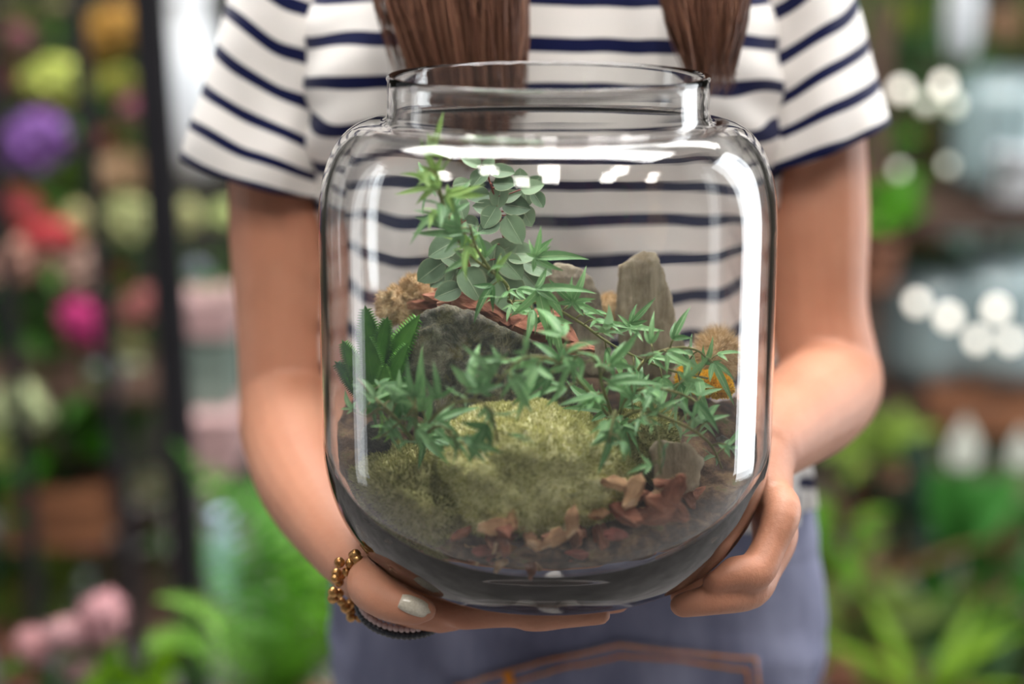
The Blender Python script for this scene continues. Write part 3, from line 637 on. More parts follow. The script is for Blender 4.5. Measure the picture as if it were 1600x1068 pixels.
# keep the flesh outside the glass: press it flat against the outer wall
OUT = [(r, z) for r, z in PROF[:24]]
def outer_r(h):
    if h <= 0: return 0.0
    if h < 0.088: c = 1-h/0.088; return 0.070+0.0652*math.sqrt(max(0, 1-c*c))
    return R0 if h < .195 else 0.0
W = V.copy()
for i in range(len(W)):
    x, y, z = W[i]; 
    if y > 1.27 or z < JB-0.001 or z > JB+0.26: continue
    h = z-JB; r = math.hypot(x-JX, y-JY); ro = outer_r(h)+0.0006
    if r < ro:
        if h < 0.016 and r < 0.09: W[i, 2] = JB-0.0004
        else: W[i, 0] = JX+(x-JX)/r*ro; W[i, 1] = JY+(y-JY)/r*ro
PB = Vector((TX, 1.40, 0.0))
person = thing('person', 'person in a navy-striped white T-shirt and grey-blue jeans holding the glass jar', 'person', PB)
body = obj('body', W, F, M_skin, person)
tree_body = BVHTree.FromPolygons([Vector(v) for v in W], F)
def cast(px, py, tree):
    o = Vector((0, 0, CZ)); d = (P(px, py, 1.0)-o).normalized(); h = tree.ray_cast(o, d); return h[0], h[1]
# thumb nail
c0, n0 = cast(649, 947, tree_body)
if c0:
    nl = MB(); d = (P(668, 956, 1.05)-P(628, 940, 1.05)).normalized(); nn = (n0*0.55+Vector((0, -1, .25))*0.45).normalized(); s = d.cross(nn).normalized(); a = 10
    for i in range(a+1):
        t = i/a; w = 0.0052*math.sqrt(max(0, 1-abs(2*t-.85)**2.6/1.5))*(1 if i < a else .35)
        for k in (-1, -.5, 0, .5, 1): nl.V.append(c0+d*(0.0190*(t-.5))+s*(w*k)+nn*(0.0016-0.0020*k*k-0.0016*(2*t-1)**2))
    for i in range(a):
        for k in range(4): j = i*5+k; nl.F.append((j, j+1, j+6, j+5))
    o = obj('nail', nl.V, nl.F, M_nail, person); o['label'] = 'pearly cream thumb nail'; sm = o.modifiers.new('s', 'SOLIDIFY'); sm.thickness = 0.0008

# ---- T-shirt torso
def fold(v, k=1.0):
    return k*(0.0080*noise.noise(Vector((v.x*13, v.y*6, v.z*9+3)))+0.0035*noise.noise(Vector((v.x*34, v.y*10, v.z*17))))
PER = 0.0288
SH0 = 1.1685
def shirt_torso():
    rings = [(.912, .040, .176, .112, 1.385), (.940, .036, .180, .118, 1.385), (.975, .032, .178, .116, 1.388), (1.02, .028, .172, .112, 1.39), (1.08, .025, .166, .112, 1.392), (1.15, .024, .170, .116, 1.395), (1.22, .024, .174, .118, 1.395), (1.28, .024, .170, .110, 1.41), (1.315, .024, .135, .085, 1.42), (1.345, .024, .085, .065, 1.425)]
    Q = catmull(rings, 12); n = 220; V = []; F = []; A = []
    for z, cx, rx, ry, cy in Q:
        for j in range(n):
            t = 2*PI*j/n; e = 0.82; cc, ss = math.cos(t), math.sin(t)
            v = Vector((cx+rx*math.copysign(abs(cc)**e, cc), cy+ry*math.copysign(abs(ss)**e, ss), z))
            nn = Vector((cc, ss, 0))
            side = min(1, abs(cc)*1.3); dn = fold(v, .7+side*.9)
            # creases fanning from the armpits
            ap = max(0, 1-abs(z-1.20)/.12)*max(0, abs(cc)-.45); dn += 0.006*ap*math.sin(z*150+abs(cc)*14)
            low = max(0, 1-(z-.92)/.06); dn += 0.006*low*math.sin(t*17+2*math.sin(t*5))
            A.append((z-SH0)/PER+0.5+0.10*noise.noise(Vector((v.x*9, 2, z*7)))+ (v.x-cx)*0.6 + 1.3*dn/0.0262*0.35+ap*.55*math.sin(abs(cc)*16+z*60)*.5)
            V.append(v+nn*dn+Vector((0, 0, 0)))
    m = len(Q)
    for i in range(m-1):
        for j in range(n): F.append((i*n+j, i*n+(j+1) % n, (i+1)*n+(j+1) % n, (i+1)*n+j))
    return V, F, A
V, F, A = shirt_torso(); sh = obj('t_shirt', V, F, M_shirt, person, attr={'stripe': A}); sm = sh.modifiers.new('s', 'SOLIDIFY'); sm.thickness = 0.0012; sm.offset = -1
sh['label'] = 'white T-shirt with narrow navy stripes'
def sleeve(rows, dep, Yc, flip):
    """rows: (xl,yl,xr,yr,stripe value, depth radius, Y centre)"""
    Q = catmull([(a, b, c, d, s, dr, yc) for a, b, c, d, s, dr, yc in rows], 10); n = 120; V = []; F = []; A = []
    for xl, yl, xr, yr, s, dr, yc in Q:
        Lp = P(xl, yl, yc); Rp = P(xr, yr, yc); c = (Lp+Rp)/2; h = (Rp-Lp)/2
        for j in range(n):
            t = 2*PI*j/n; v = c+h*math.cos(t)+Vector((0, 1, 0))*dr*math.sin(t)
            nn = (h.normalized()*math.cos(t)+Vector((0, 1, 0))*math.sin(t))
            dn = 0.9*fold(v*1.2, 1)+0.0035*math.sin(t*5+s*.7+flip)*(.3+.12*s)
            V.append(v+nn*dn); A.append(s+0.10*noise.noise(v*22)+0.5*dn/0.0262)
    m = len(Q)
    for i in range(m-1):
        for j in range(n): F.append((i*n+j, i*n+(j+1) % n, (i+1)*n+(j+1) % n, (i+1)*n+j))
    return V, F, A
rowsL = [(402, -175, 520, -110, -2.5, .040, 1.42), (388, -120, 530, -40, -1.5, .052, 1.41), (370, -55, 540, 34, -.5, .056, 1.40), (353, 8, 545, 110, .5, .058, 1.395), (338, 70, 550, 180, 1.5, .058, 1.39), (321, 130, 550, 236, 2.5, .058, 1.385), (305, 188, 550, 280, 3.5, .058, 1.38), (294, 245, 550, 310, 4.5, .058, 1.378)]
rowsR = [(1160, -90, 1280, -180, -2.5, .040, 1.42), (1160, -35, 1295, -130, -1.5, .050, 1.41), (1160, 35, 1312, -62, -.5, .056, 1.40), (1158, 110, 1332, 4, .5, .058, 1.395), (1156, 172, 1349, 66, 1.5, .058, 1.39), (1154, 222, 1367, 126, 2.5, .058, 1.385), (1150, 270, 1386, 184, 3.5, .058, 1.38)]
for rows, fl in ((rowsL, 0.0), (rowsR, 1.5)):
    V, F, A = sleeve(rows, .056, 1.39, fl); o = obj('sleeve', V, F, M_shirt, sh, attr={'stripe': A}); sm = o.modifiers.new('s', 'SOLIDIFY'); sm.thickness = 0.0012; sm.offset = -1

# ---- jeans
jb = MB()
def jl(pts, rad, **kw): V, F = tube(pts, rad, 40, k=6, round_end=True, **kw); jb.add(V, F)
jl([(.046, 1.39, 1.0), (.046, 1.39, .94), (.048, 1.39, .885), (.050, 1.39, .83), (.051, 1.395, .78)], [.158, .172, .183, .190, .192], side=(1, 0, 0), flat=[.62, .62, .61, .60, .58])
for s in (-1, 1):
    jl([(.050+s*.088, 1.395, .80), (.045+s*.086, 1.40, .62), (.04+s*.080, 1.40, .46), (.035+s*.085, 1.41, .26), (.03+s*.088, 1.42, .085)], [.104, .086, .062, .056, .048])
V, F, Nn = remeshed(jb, 0.005, 3)
V2 = []
for v, n in zip(V, Nn):
    p = Vector(v); a = abs(p.z-.86); d = 0.0028*noise.noise(Vector((p.x*16, p.y*10, p.z*34)))+0.0018*noise.noise(Vector((p.x*30+p.z*40, p.y*10, p.z*60)))
    V2.append(p+Vector(n)*d)
jeans = obj('jeans', V2, F, M_denim, person); jeans['label'] = 'grey-blue denim jeans'
tree_j = BVHTree.FromPolygons(V2, F)
def on_jeans(px, py, off=0.0012):
    h, n = cast(px, py, tree_j)
    if h is None: return None
    return h+n*off
# front pocket: patch with double golden stitching
def pocket_patch():
    V = []; F = []; nx, ny = 44, 14
    top = lambda x: 1000-0+abs(x-965)*(0.255 if x < 965 else 0.13)-2
    for i in range(nx+1):
        x = 700+(1184-700)*i/nx
        for j in range(ny+1):
            y = top(x)+(1150-top(x))*j/ny; p = on_jeans(x, y, 0.0022); V.append(p if p else P(x, y, 1.28))
    for i in range(nx):
        for j in range(ny): a = i*(ny+1)+j; F.append((a, a+1, a+ny+2, a+ny+1))
    o = obj('pocket', V, F, M_denim, jeans); sm = o.modifiers.new('s', 'SOLIDIFY'); sm.thickness = 0.0016; sm.offset = 1; return o
pk = pocket_patch()
def stitches(lines):
    mb = MB()
    for ln in lines:
        pts = [Vector(tuple(c)+(0,)) for c in []]
        seq = []
        for (a, b), (c, d) in zip(ln[:-1], ln[1:]):
            L = math.hypot(c-a, d-b); k = max(1, int(L/7))
            for i in range(k): seq.append((a+(c-a)*i/k, b+(d-b)*i/k, a+(c-a)*(i+.72)/k, b+(d-b)*(i+.72)/k))
        for x0, y0, x1, y1 in seq:
            p = on_jeans(x0, y0, 0.0046); r = on_jeans(x1, y1, 0.0046)
            if p and r: V, F = tube([p, (p+r)/2, r], [.0008, .0012, .0008], 5); mb.add(V, F)
    return mb
mb = stitches([[(712, 1069), (800, 1044), (880, 1022), (965, 1004), (1060, 1014), (1176, 1028), (1182, 1068), (1190, 1110)], [(742, 1080), (810, 1060), (885, 1038), (967, 1020), (1060, 1029), (1163, 1043), (1168, 1075), (1174, 1110)]])
o = obj('stitching', mb.V, mb.F, M_stitch, jeans); o['label'] = 'golden double stitching'
mb = MB()                                                  # bar tack
for k in range(5):
    p = on_jeans(788+3*k, 1046, .0046); r = on_jeans(793+3*k, 1064, .0046)
    if p and r: V, F = tube([p, r], .0008, 5); mb.add(V, F)
if mb.V: obj('bar_tack', mb.V, mb.F, M_stitch, jeans)
M_shoe = pmat('white_canvas', [(0.3, (190, 186, 180)), (0.7, (214, 210, 204))], 40, 0.8)
for s in (-1, 1):
    cx = .03+s*.088; mb2 = MB(); V, F = tube([(cx, 1.47, .045), (cx, 1.42, .055), (cx, 1.34, .045), (cx+s*.01, 1.24, .035)], [.032, .046, .044, .030], 20, side=(1, 0, 0), flat=.85, k=5, round_end=True)
    o = obj('shoe', [Vector((v[0], v[1], max(v[2], .02))) for v in V], F, M_shoe, person)
    V, F = tube([(cx, 1.48, .012), (cx, 1.40, .012), (cx, 1.33, .012), (cx+s*.01, 1.23, .012)], [.034, .044, .046, .034], 20, side=(1, 0, 0), flat=.27, k=5, round_end=True)
    obj('sole', V, F, M_shoe, o)
# ---- hair
def hair(bundles):
    V = []; F = []
    for (x0a, x0b, x1a, x1b, y1, y1s, Yt, cnt, bulge) in bundles:
        for k in range(cnt):
            u = random.random(); w = random.gauss(0, .006); xt = x0a+(x0b-x0a)*u; ncl = 9; ucl = (int(u*ncl)+.5)/ncl; xb = x1a+(x1b-x1a)*(ucl+(u-ucl)*.35+random.gauss(0, .03)); ye = y1+random.uniform(-y1s, y1s*.7)+34*(1-abs(u-.5)*2)-14
            r = 0.00045*random.uniform(.6, 1.5); top = Vector((TX+(xt-848)/3000*1.0*.7, 1.34+w, 1.50)); wav = random.uniform(-1, 1)*bulge
            pts = [top, P(xt, -120, Yt+w+.02), P(xt+wav*.5, -20, Yt+w), P((xt+xb)/2+wav, ye*.45, Yt+w-.004), P(xb+wav*.3, ye*.85, Yt+w), P(xb+random.uniform(-6, 6), ye, Yt+w+.002)]
            v, f = tube(pts, [r, r, r, r, r*.8, r*.2], 3, k=3, caps=False); o = len(V); V += v; F += [tuple(i+o for i in ff) for ff in f]
    for k in range(900):          # hair over the head
        a = random.uniform(0, 2*PI); r = random.uniform(.0, 1); c = Vector((TX, 1.405, 1.50)); lean = 1
        if math.sin(a) < -.35: continue
        pts = [c+Vector((0, 0, .115))+Vector((.02*math.cos(a), .02*math.sin(a), 0))] + [c+Vector((.082*math.cos(a)*math.sin(t), .10*math.sin(a)*math.sin(t), .118*math.cos(t))) for t in (.5, 1.0, 1.5)] + [c+Vector((.088*math.cos(a), .10*math.sin(a), -.1)), c+Vector((.09*math.cos(a), .09*math.sin(a)+.01, -.2-.05*random.random()))]
        v, f = tube([p+rv(.003) for p in pts], .0012, 3, k=2, caps=False); o = len(V); V += v; F += [tuple(i+o for i in ff) for ff in f]
    return V, F
random.seed(5)
V, F = hair([(596, 822, 652, 818, 172, 40, 1.262, 900, 10), (640, 800, 690, 800, 210, 40, 1.262, 320, 8), (1030, 1172, 1066, 1150, 112, 40, 1.262, 560, 9), (1150, 1175, 1120, 1150, 130, 25, 1.262, 40, 4), (580, 640, 606, 660, 100, 45, 1.266, 60, 6)])
o = obj('hair', V, F, M_hair, person); o['label'] = 'long straight brown hair'

# ---- bracelets
M_gold = pmat('antique_gold', [(0.3, (150, 100, 56)), (0.7, (216, 172, 112))], 200, 0.3, metal=0.85)
M_dark = pmat('dark_beads', [(0.3, (24, 26, 30)), (0.7, (60, 64, 72))], 200, 0.25, spec=0.6)
M_pinkb = pmat('pale_pink_beads', [(0.3, (170, 140, 136)), (0.7, (206, 182, 178))], 200, 0.3, spec=0.6)
def bead_ring(name, cpx, Yc, rx, ry, tilt, dep, nb, rb, mat, label, jitter=0.0):
    t = MB(); Ns = nb; sd = []
    for k in range(Ns):
        a = 2*PI*k/Ns; ex = rx*math.cos(a); ey = ry*math.sin(a); x = cpx[0]+ex*math.cos(tilt)-ey*math.sin(tilt); y = cpx[1]+ex*math.sin(tilt)+ey*math.cos(tilt)
        c = P(x, y, Yc-dep*math.sin(a+.6))+rv(jitter); V, F = ellipsoid(c, (rb, rb, rb), 8, 6, ); t.add(V, F)
    o = obj(name, t.V, t.F, mat, person); o['label'] = label; return o
bead_ring('bracelet', (568, 912), 1.105, 44, 44, .3, -.016, 30, .0034, M_gold, 'chunky gold bead bracelet on the wrist', .003)
bead_ring('bracelet', (560, 918), 1.105, 38, 40, .3, -.016, 24, .0030, M_gold, 'second gold bead bracelet with dangling charms', .003)
bead_ring('bracelet', (628, 950), 1.098, 68, 42, .12, .010, 52, .0028, M_dark, 'loose dark bead bracelet hanging under the hand')
bead_ring('bracelet', (628, 942), 1.096, 66, 40, .12, .010, 46, .0022, M_pinkb, 'pale pink bead bracelet beside the dark one')

# ================================================================== ceiling lamps (their reflections show on the jar's shoulder)
M_lamp, nt, b = new_mat('lamp_glow'); b.inputs['Emission Color'].default_value = (1, .95, .90, 1); b.inputs['Emission Strength'].default_value = 42
M_metal = pmat('white_lamp_metal', [(0.3, (200, 200, 200)), (0.7, (220, 220, 220))], 10, 0.4)
for i, (x, y) in enumerate([(-1.7, .35), (-.75, .42), (.02, .35), (.05, -.22), (.95, .42), (.95, -.05), (-.45, -.45), (1.8, .25)]):
    T = thing('ceiling_lamp', 'small square white ceiling lamp hanging over the shop floor in front', 'lamp', (x, y, 2.9), 'square ceiling lamps')
    V, F = box((x, y, 2.94), (.28, .28, .08)); obj('housing', V, F, M_metal, T, smooth=False)
    V, F = box((x, y, 2.895), (.25, .25, .006)); obj('diffuser', V, F, M_lamp, T, smooth=False)
    V, F = tube([(x, y, 2.98), (x, y, 3.5)], .006, 8); obj('cord', V, F, M_metal, T)

# ================================================================== shop display behind
M_black = pmat('black_painted_steel', [(0.3, (14, 13, 18)), (0.7, (26, 24, 30))], 20, 0.5)
M_dwood = pmat('dark_shelf_wood', [(0.3, (46, 34, 30)), (0.7, (92, 68, 54))], 12, 0.7, 0.4, 120, stretch=(.2, 1, 1))
M_crate = pmat('brown_crate_wood', [(0.3, (92, 56, 36)), (0.7, (146, 96, 64))], 18, 0.75, 0.4, 120, stretch=(.2, 1, 1))
M_zinc = pmat('zinc_grey', [(0.3, (104, 106, 114)), (0.7, (146, 148, 156))], 10, 0.4, metal=0.3)
M_pot = pmat('terracotta_pot', [(0.3, (120, 78, 60)), (0.7, (156, 106, 82))], 20, 0.8)
M_white = pmat('white_glaze', [(0.3, (196, 202, 208)), (0.7, (224, 226, 228))], 10, 0.3)
M_blue = pmat('pale_blue_glaze', [(0.3, (150, 172, 204)), (0.7, (190, 206, 222))], 10, 0.3)
M_pinkbox = pmat('dusty_pink_card', [(0.3, (160, 128, 128)), (0.7, (186, 154, 152))], 10, 0.8)
M_greencard = pmat('grey_green_card', [(0.3, (92, 108, 100)), (0.7, (122, 136, 126))], 10, 0.8)
def rods(name, pts, r, mat, parent): V, F = tube(pts, r, 8); return obj(name, V, F, mat, parent)
FL = 0.0
def to_floor(p0, p1):
    d = p1-p0; t = (FL-p0.z)/d.z; return p0+d*t
# leaning black flower rack
pA, pB = P(118, 0, 2.35), P(208, 960, 2.35); pC, pD = P(232, 0, 2.05), P(296, 920, 2.05)
T = thing('display_rack', 'black steel flower rack with leaning posts at left', 'rack', (pD.x-.25, 2.3, 0))
def post(name, a, b, w, parent):
    e = to_floor(a, b); st = a+(a-b).normalized()*0.5; d = (e-st).normalized(); x = Vector((1, 0, 0)); V = []
    for c in (st, e):
        for dx, dy in ((-1, -1), (1, -1), (1, 1), (-1, 1)): V.append(c+Vector((dx*w/2, dy*w/2, 0)))
    return obj(name, V, [(0, 1, 5, 4), (1, 2, 6, 5), (2, 3, 7, 6), (3, 0, 4, 7), (3, 2, 1, 0), (4, 5, 6, 7)], M_black, parent, smooth=False)
post('post', pA, pB, .017, T); post('post', pC, pD, .030, T); post('post', P(-30, 0, 2.35), P(60, 960, 2.35), .017, T); post('post', P(-20, 0, 2.85), P(20, 960, 2.85), .017, T)
SHELF = {}
for nm, py, Y in (('a', 556, 2.75), ('b', 905, 2.75)):
    c = P(110, py, Y); SHELF[nm] = c.z
    V, F = box((c.x-.08, Y-.05, c.z-.008), (.62, .36, .012)); obj('shelf_board', V, F, M_dwood, T, smooth=False)
# right-hand shelves
T = thing('plant_shelf', 'dark wooden plant shelf with two boards at right', 'shelf', (P(1560, 600, 3.0).x, 3.05, 0))
for py in (318, 604):
    c = P(1590, py, 3.0); V, F = box((c.x, 3.06, c.z-.014), (.56, .34, .028)); obj('shelf_board', V, F, M_dwood, T, smooth=False); SHELF[py] = c.z
for x in (P(1590, 600, 3).x-.26, P(1590, 600, 3).x+.26):
    for y in (2.91, 3.21): V, F = box((x, y, .60), (.03, .03, 1.20)); obj('upright', V, F, M_dwood, T, smooth=False)

def pot_prof(w, h): return [(0.0001, 0), (w*.36, 0), (w*.38, .004), (w*.47, h*.82), (w*.5, h*.83), (w*.5, h), (w*.46, h), (w*.44, h*.8), (0.0001, h*.78)]
def vessel(name, label, cat, px, py, Y, wpx, hpx, mat, prof=None, group=None):
    """py = bottom of the vessel in the picture"""
    c = P(px, py, Y); k = c.length/FPX; w = wpx*k; h = hpx*k
    pr = prof(w, h) if prof else pot_prof(w, h)
    V, F = lathe(pr, 28); o = link(name, make_mesh(name, V, F, mat), loc=c); return tag(o, label, cat, group)
def vase_prof(w, h): return [(0.0001, 0), (w*.30, 0), (w*.42, h*.12), (w*.5, h*.38), (w*.46, h*.62), (w*.30, h*.82), (w*.28, h*.92), (w*.36, h), (w*.33, h), (w*.25, h*.9), (w*.25, h*.8), (0.0001, h*.5)]
flower_mats = {}
def cmat(rgb, kind='petal'):
    k = (rgb, kind)
    if k not in flower_mats:
        d = tuple(int(c*.72) for c in rgb); l = tuple(min(255, int(c*1.08+8)) for c in rgb)
        flower_mats[k] = pmat(kind+'_%d' % len(flower_mats), [(0.2, d), (0.8, l)], 12, 0.6 if kind == 'petal' else .45, island=0.5, trans=0.25, spec=.3 if kind == 'petal' else .12)
    return flower_mats[k]
def bloom(px, py, Y, rpx, rgb, label, style='round', stem=0.16, group=None):
    c = P(px, py, Y); R = rpx*c.length/FPX; T = thing('flower', label, 'flower', c-Vector((0, 0, stem)), group); mb = MB()
    n = 46 if style == 'round' else 26
    for k in range(n):
        z = 1-2*(k+.5)/n; 
        if z < -.6: continue
        a = k*2.39996; d = Vector((math.sqrt(1-z*z)*math.cos(a), math.sqrt(1-z*z)*math.sin(a), z)); u = d.orthogonal().normalized(); w = d.cross(u); s = R*(.38 if style == 'round' else .5); b = c+d*R*(.72 if style == 'round' else .45); out = d*s*.55
        o = len(mb.V); mb.V += [b-out*.3, b+u*s*.6+out*.3, b+w*s*.6+out*.3, b-u*s*.6+out*.3, b-w*s*.6+out*.3, b+(u+w)*s*.5+out, b+(w-u)*s*.5+out, b-(u+w)*s*.5+out, b+(u-w)*s*.5+out]
        mb.F += [(o, o+1, o+5, o+2), (o, o+2, o+6, o+3), (o, o+3, o+7, o+4), (o, o+4, o+8, o+1)]
    V, F = ellipsoid(c, (R*.68,)*3, 14, 10); mb.add(V, F)
    sx, sz, sk = random.uniform(.8, 1.3), random.uniform(.75, 1.1), random.uniform(-.35, .35)
    mb.V = [Vector((c.x+(v.x-c.x)*sx+(v.z-c.z)*sk, v.y, c.z+(v.z-c.z)*sz))+R*.22*noise.noise_vector(v*22) for v in mb.V]
    obj('blossom', mb.V, mb.F, cmat(rgb), T)
    V, F = tube([c, c+Vector((R*.1, 0, -stem*.5)), c-Vector((0, 0, stem))], .0025, 6); obj('stem', V, F, cmat((70, 110, 40), 'leafy'), T)
    for k in range(3):
        a = random.uniform(0, 2*PI); b = c-Vector((0, 0, R*.9+stem*.2*k)); d = Vector((math.cos(a), math.sin(a)*.6, random.uniform(-.2, .6)))
        place('leaf', bgleaf((52, 96, 30), 0), T, frame(b, d, (0, -.3, 1), .05))
    return T
bl = {}
def bgleaf(rgb, kind):
    """unit length leaf meshes: 0 ovate, 1 strap, 2 heart"""
    k = (rgb, kind)
    if k not in bl:
        mb = MB(); seg = 8; W = (.24, .055, .42)[kind]
        for a in range(seg+1):
            t = a/seg; w = W*((math.sin(PI*t**.85)**.8) if kind == 0 else (.6+.5*math.sin(PI*t))*(1-t**5) if kind == 1 else math.sin(PI*t**.6)**.7)+.004; z = -(.35, .35, .3)[kind]*t*t
            for u in (-1, 0, 1): mb.V.append(Vector((w*u, t, z+abs(u)*w*.3)))
        for a in range(seg):
            for u in range(2): q_ = a*3+u; mb.F.append((q_, q_+1, q_+4, q_+3))
        bl[k] = make_mesh('leaf', mb.V, mb.F, cmat(rgb, 'leafy'))
    return bl[k]
def leafy(px, py, Y, rpx, rgb, n, kind, label, size=.07, name='leafy_plant', up=.35, pot=True, flat=1.0, group=None):
    c = P(px, py, Y); R = rpx*c.length/FPX; base = c-Vector((0, 0, R)); T = thing(name, label, 'plant', base-Vector((0, 0, .07)) if pot else base, group)
    mb = MB()
    for k in range(n):
        a = random.uniform(0, 2*PI); d = Vector((math.cos(a), math.sin(a)*.8, random.uniform(-.3, 1)*flat)).normalized()
        if kind == 1:
            b = base+Vector((random.uniform(-.02, .02), random.uniform(-.02, .02), 0)); dd = (d+Vector((0, 0, up*3))).normalized(); s = R*2*random.uniform(.7, 1.15)
            place('leaf', bgleaf(rgb, 1), T, frame(b, dd, Vector((-d.x, -d.y-.4, .3)), s))
        else:
            b = c+Vector((d.x*R, d.y*R, d.z*R))*random.uniform(.35, .95); V, F = tube([base, (base+b)/2+Vector((0, 0, R*.15)), b], .0014, 4, caps=False); mb.add(V, F)
            place('leaf', bgleaf(rgb, kind), T, frame(b, (d+rv(.4)+Vector((0, 0, up-.35))).normalized(), Vector((0, -.7, .7))+rv(.5), size*random.uniform(.7, 1.2)))
    if mb.V: obj('stem', mb.V, mb.F, cmat((70, 96, 40), 'leafy'), T)
    if pot:
        V, F = lathe(pot_prof(.09, .075), 20, base-Vector((0, 0, .07))); obj('pot', V, F, M_pot, T)
    return T
random.seed(77)
fl = [(90, 132, 2.7, 42, (206, 218, 96), 'chartreuse hydrangea-like bloom near the top of the flower rack', 'round'),
 (172, 50, 2.9, 38, (214, 160, 62), 'golden orange bloom at the top between the two black posts', 'round'),
 (160, 95, 2.95, 28, (190, 150, 50), 'amber bloom just under the golden orange one', 'round'),
 (182, 132, 2.85, 28, (176, 178, 66), 'lime bloom between the black posts under the amber one', 'round'),
 (30, 60, 2.9, 30, (150, 84, 96), 'dull rose bloom in the top corner of the rack', 'loose'),
 (20, 125, 2.9, 30, (120, 60, 56), 'dark maroon bloom beside the chartreuse one', 'loose'),
 (50, 228, 2.6, 48, (142, 88, 178), 'large purple bloom beneath the chartreuse one', 'round'),
 (18, 240, 2.65, 26, (150, 40, 100), 'magenta bloom tucked against the purple one', 'round'),
 (210, 165, 2.8, 24, (192, 104, 130), 'mauve pink bloom beside the thick black post', 'round'),
 (28, 320, 2.6, 38, (216, 84, 84), 'coral red bloom under the purple one', 'loose'),
 (78, 368, 2.55, 40, (236, 72, 78), 'bright red bloom, brightest of the reds', 'loose'),
 (22, 408, 2.55, 42, (238, 180, 156), 'peach bloom below the coral red one', 'round'),
 (66, 412, 2.6, 28, (232, 176, 160), 'blush bloom below the bright red one', 'round'),
 (118, 350, 2.7, 28, (216, 206, 142), 'cream yellow bloom behind the thin black post', 'round'),
 (128, 430, 2.65, 36, (222, 182, 164), 'beige pink bloom above the magenta one', 'round'),
 (192, 272, 2.8, 38, (226, 186, 142), 'apricot bloom between the black posts', 'round'),
 (198, 345, 2.75, 38, (196, 202, 134), 'pale lime bloom under the apricot one', 'round'),
 (182, 428, 2.8, 22, (200, 76, 40), 'orange-red bloom between the black posts', 'loose'),
 (172, 222, 2.85, 20, (176, 84, 76), 'brick red bloom above the apricot one', 'loose'),
 (130, 508, 2.5, 38, (206, 36, 122), 'vivid magenta bloom hanging below the beige pink one', 'round'),
 (216, 480, 2.75, 32, (214, 128, 122), 'rose pink bloom between the black posts', 'round'),
 (204, 540, 2.75, 26, (196, 190, 124), 'yellowish bloom below the rose pink one', 'round'),
 (205, 596, 2.7, 34, (180, 196, 150), 'greenish white bloom between the black posts', 'round'),
 (30, 640, 2.4, 48, (214, 226, 166), 'large ivory green bloom at the left edge', 'round'),
 (-4, 706, 2.4, 32, (196, 210, 110), 'yellow green bloom below the ivory green one', 'round'),
 (238, 760, 2.6, 38, (206, 206, 160), 'cream bloom low between the black posts', 'round'),
 (285, 340, 2.6, 28, (206, 208, 140), 'pale cream bloom right of the thick black post', 'round'),
 (358, 340, 2.5, 28, (196, 212, 130), 'pale green bloom half hidden by the bare arm', 'round'),
 (300, 430, 2.7, 24, (150, 156, 174), 'grey lilac bloom right of the thick black post', 'round'),
 (118, 870, 2.6, 26, (116, 82, 150), 'small violet bloom above the grey pot', 'round'),
 (330, 765, 2.3, 18, (200, 210, 150), 'tiny cream bloom among the fern fronds', 'round'),
 (58, 1008, 1.85, 34, (238, 170, 172), 'pale pink carnation, lowest left of the cluster', 'loose'),
 (106, 990, 1.85, 40, (240, 182, 186), 'pale pink carnation in the middle of the bottom cluster', 'loose'),
 (160, 965, 1.85, 50, (244, 178, 184), 'largest pale pink carnation, top right of the bottom cluster', 'loose'),
 (124, 1032, 1.85, 36, (240, 186, 190), 'pale pink carnation at the bottom of the cluster', 'loose'),
 (1405, 30, 3.3, 26, (140, 160, 40), 'yellow-green bloom high behind the striped sleeve', 'round'),
 (1568, 40, 3.3, 30, (190, 146, 108), 'tan orange bloom high at the right edge', 'round')]
def mute(c, k=.12, g=.93): m_ = sum(c)/3; return tuple(int((v*(1-k)+m_*k)*g) for v in c)
for px, py, Y, r, rgb, lb, stl in fl: bloom(px, py, Y, r*1.12, mute(rgb), lb, stl, stem=.16 if Y > 2.2 else .25)
random.seed(123)
FILL = [((150, 96, 96), 'dusty rose'), ((196, 176, 130), 'cream'), ((98, 44, 48), 'maroon'), ((188, 140, 110), 'tan peach'), ((120, 140, 60), 'greenish'), ((170, 80, 70), 'brick red')]
for k in range(42):
    rgb, nm = FILL[k % 6]; px = random.uniform(-10, 225) if k % 4 else random.uniform(130, 225); py = random.uniform(0, 640); 
    bloom(px, py, random.uniform(2.95, 3.1), random.uniform(14, 26), mute(rgb), 'small %s bloom at the back of the mixed bunches on the black rack' % nm, 'loose', stem=.12, group='small %s blooms at the back of the rack' % nm)
G1, G2, G3, G4, G5, G6 = (58, 140, 10), (124, 170, 40), (20, 58, 26), (110, 140, 116), (84, 96, 36), (36, 92, 22)
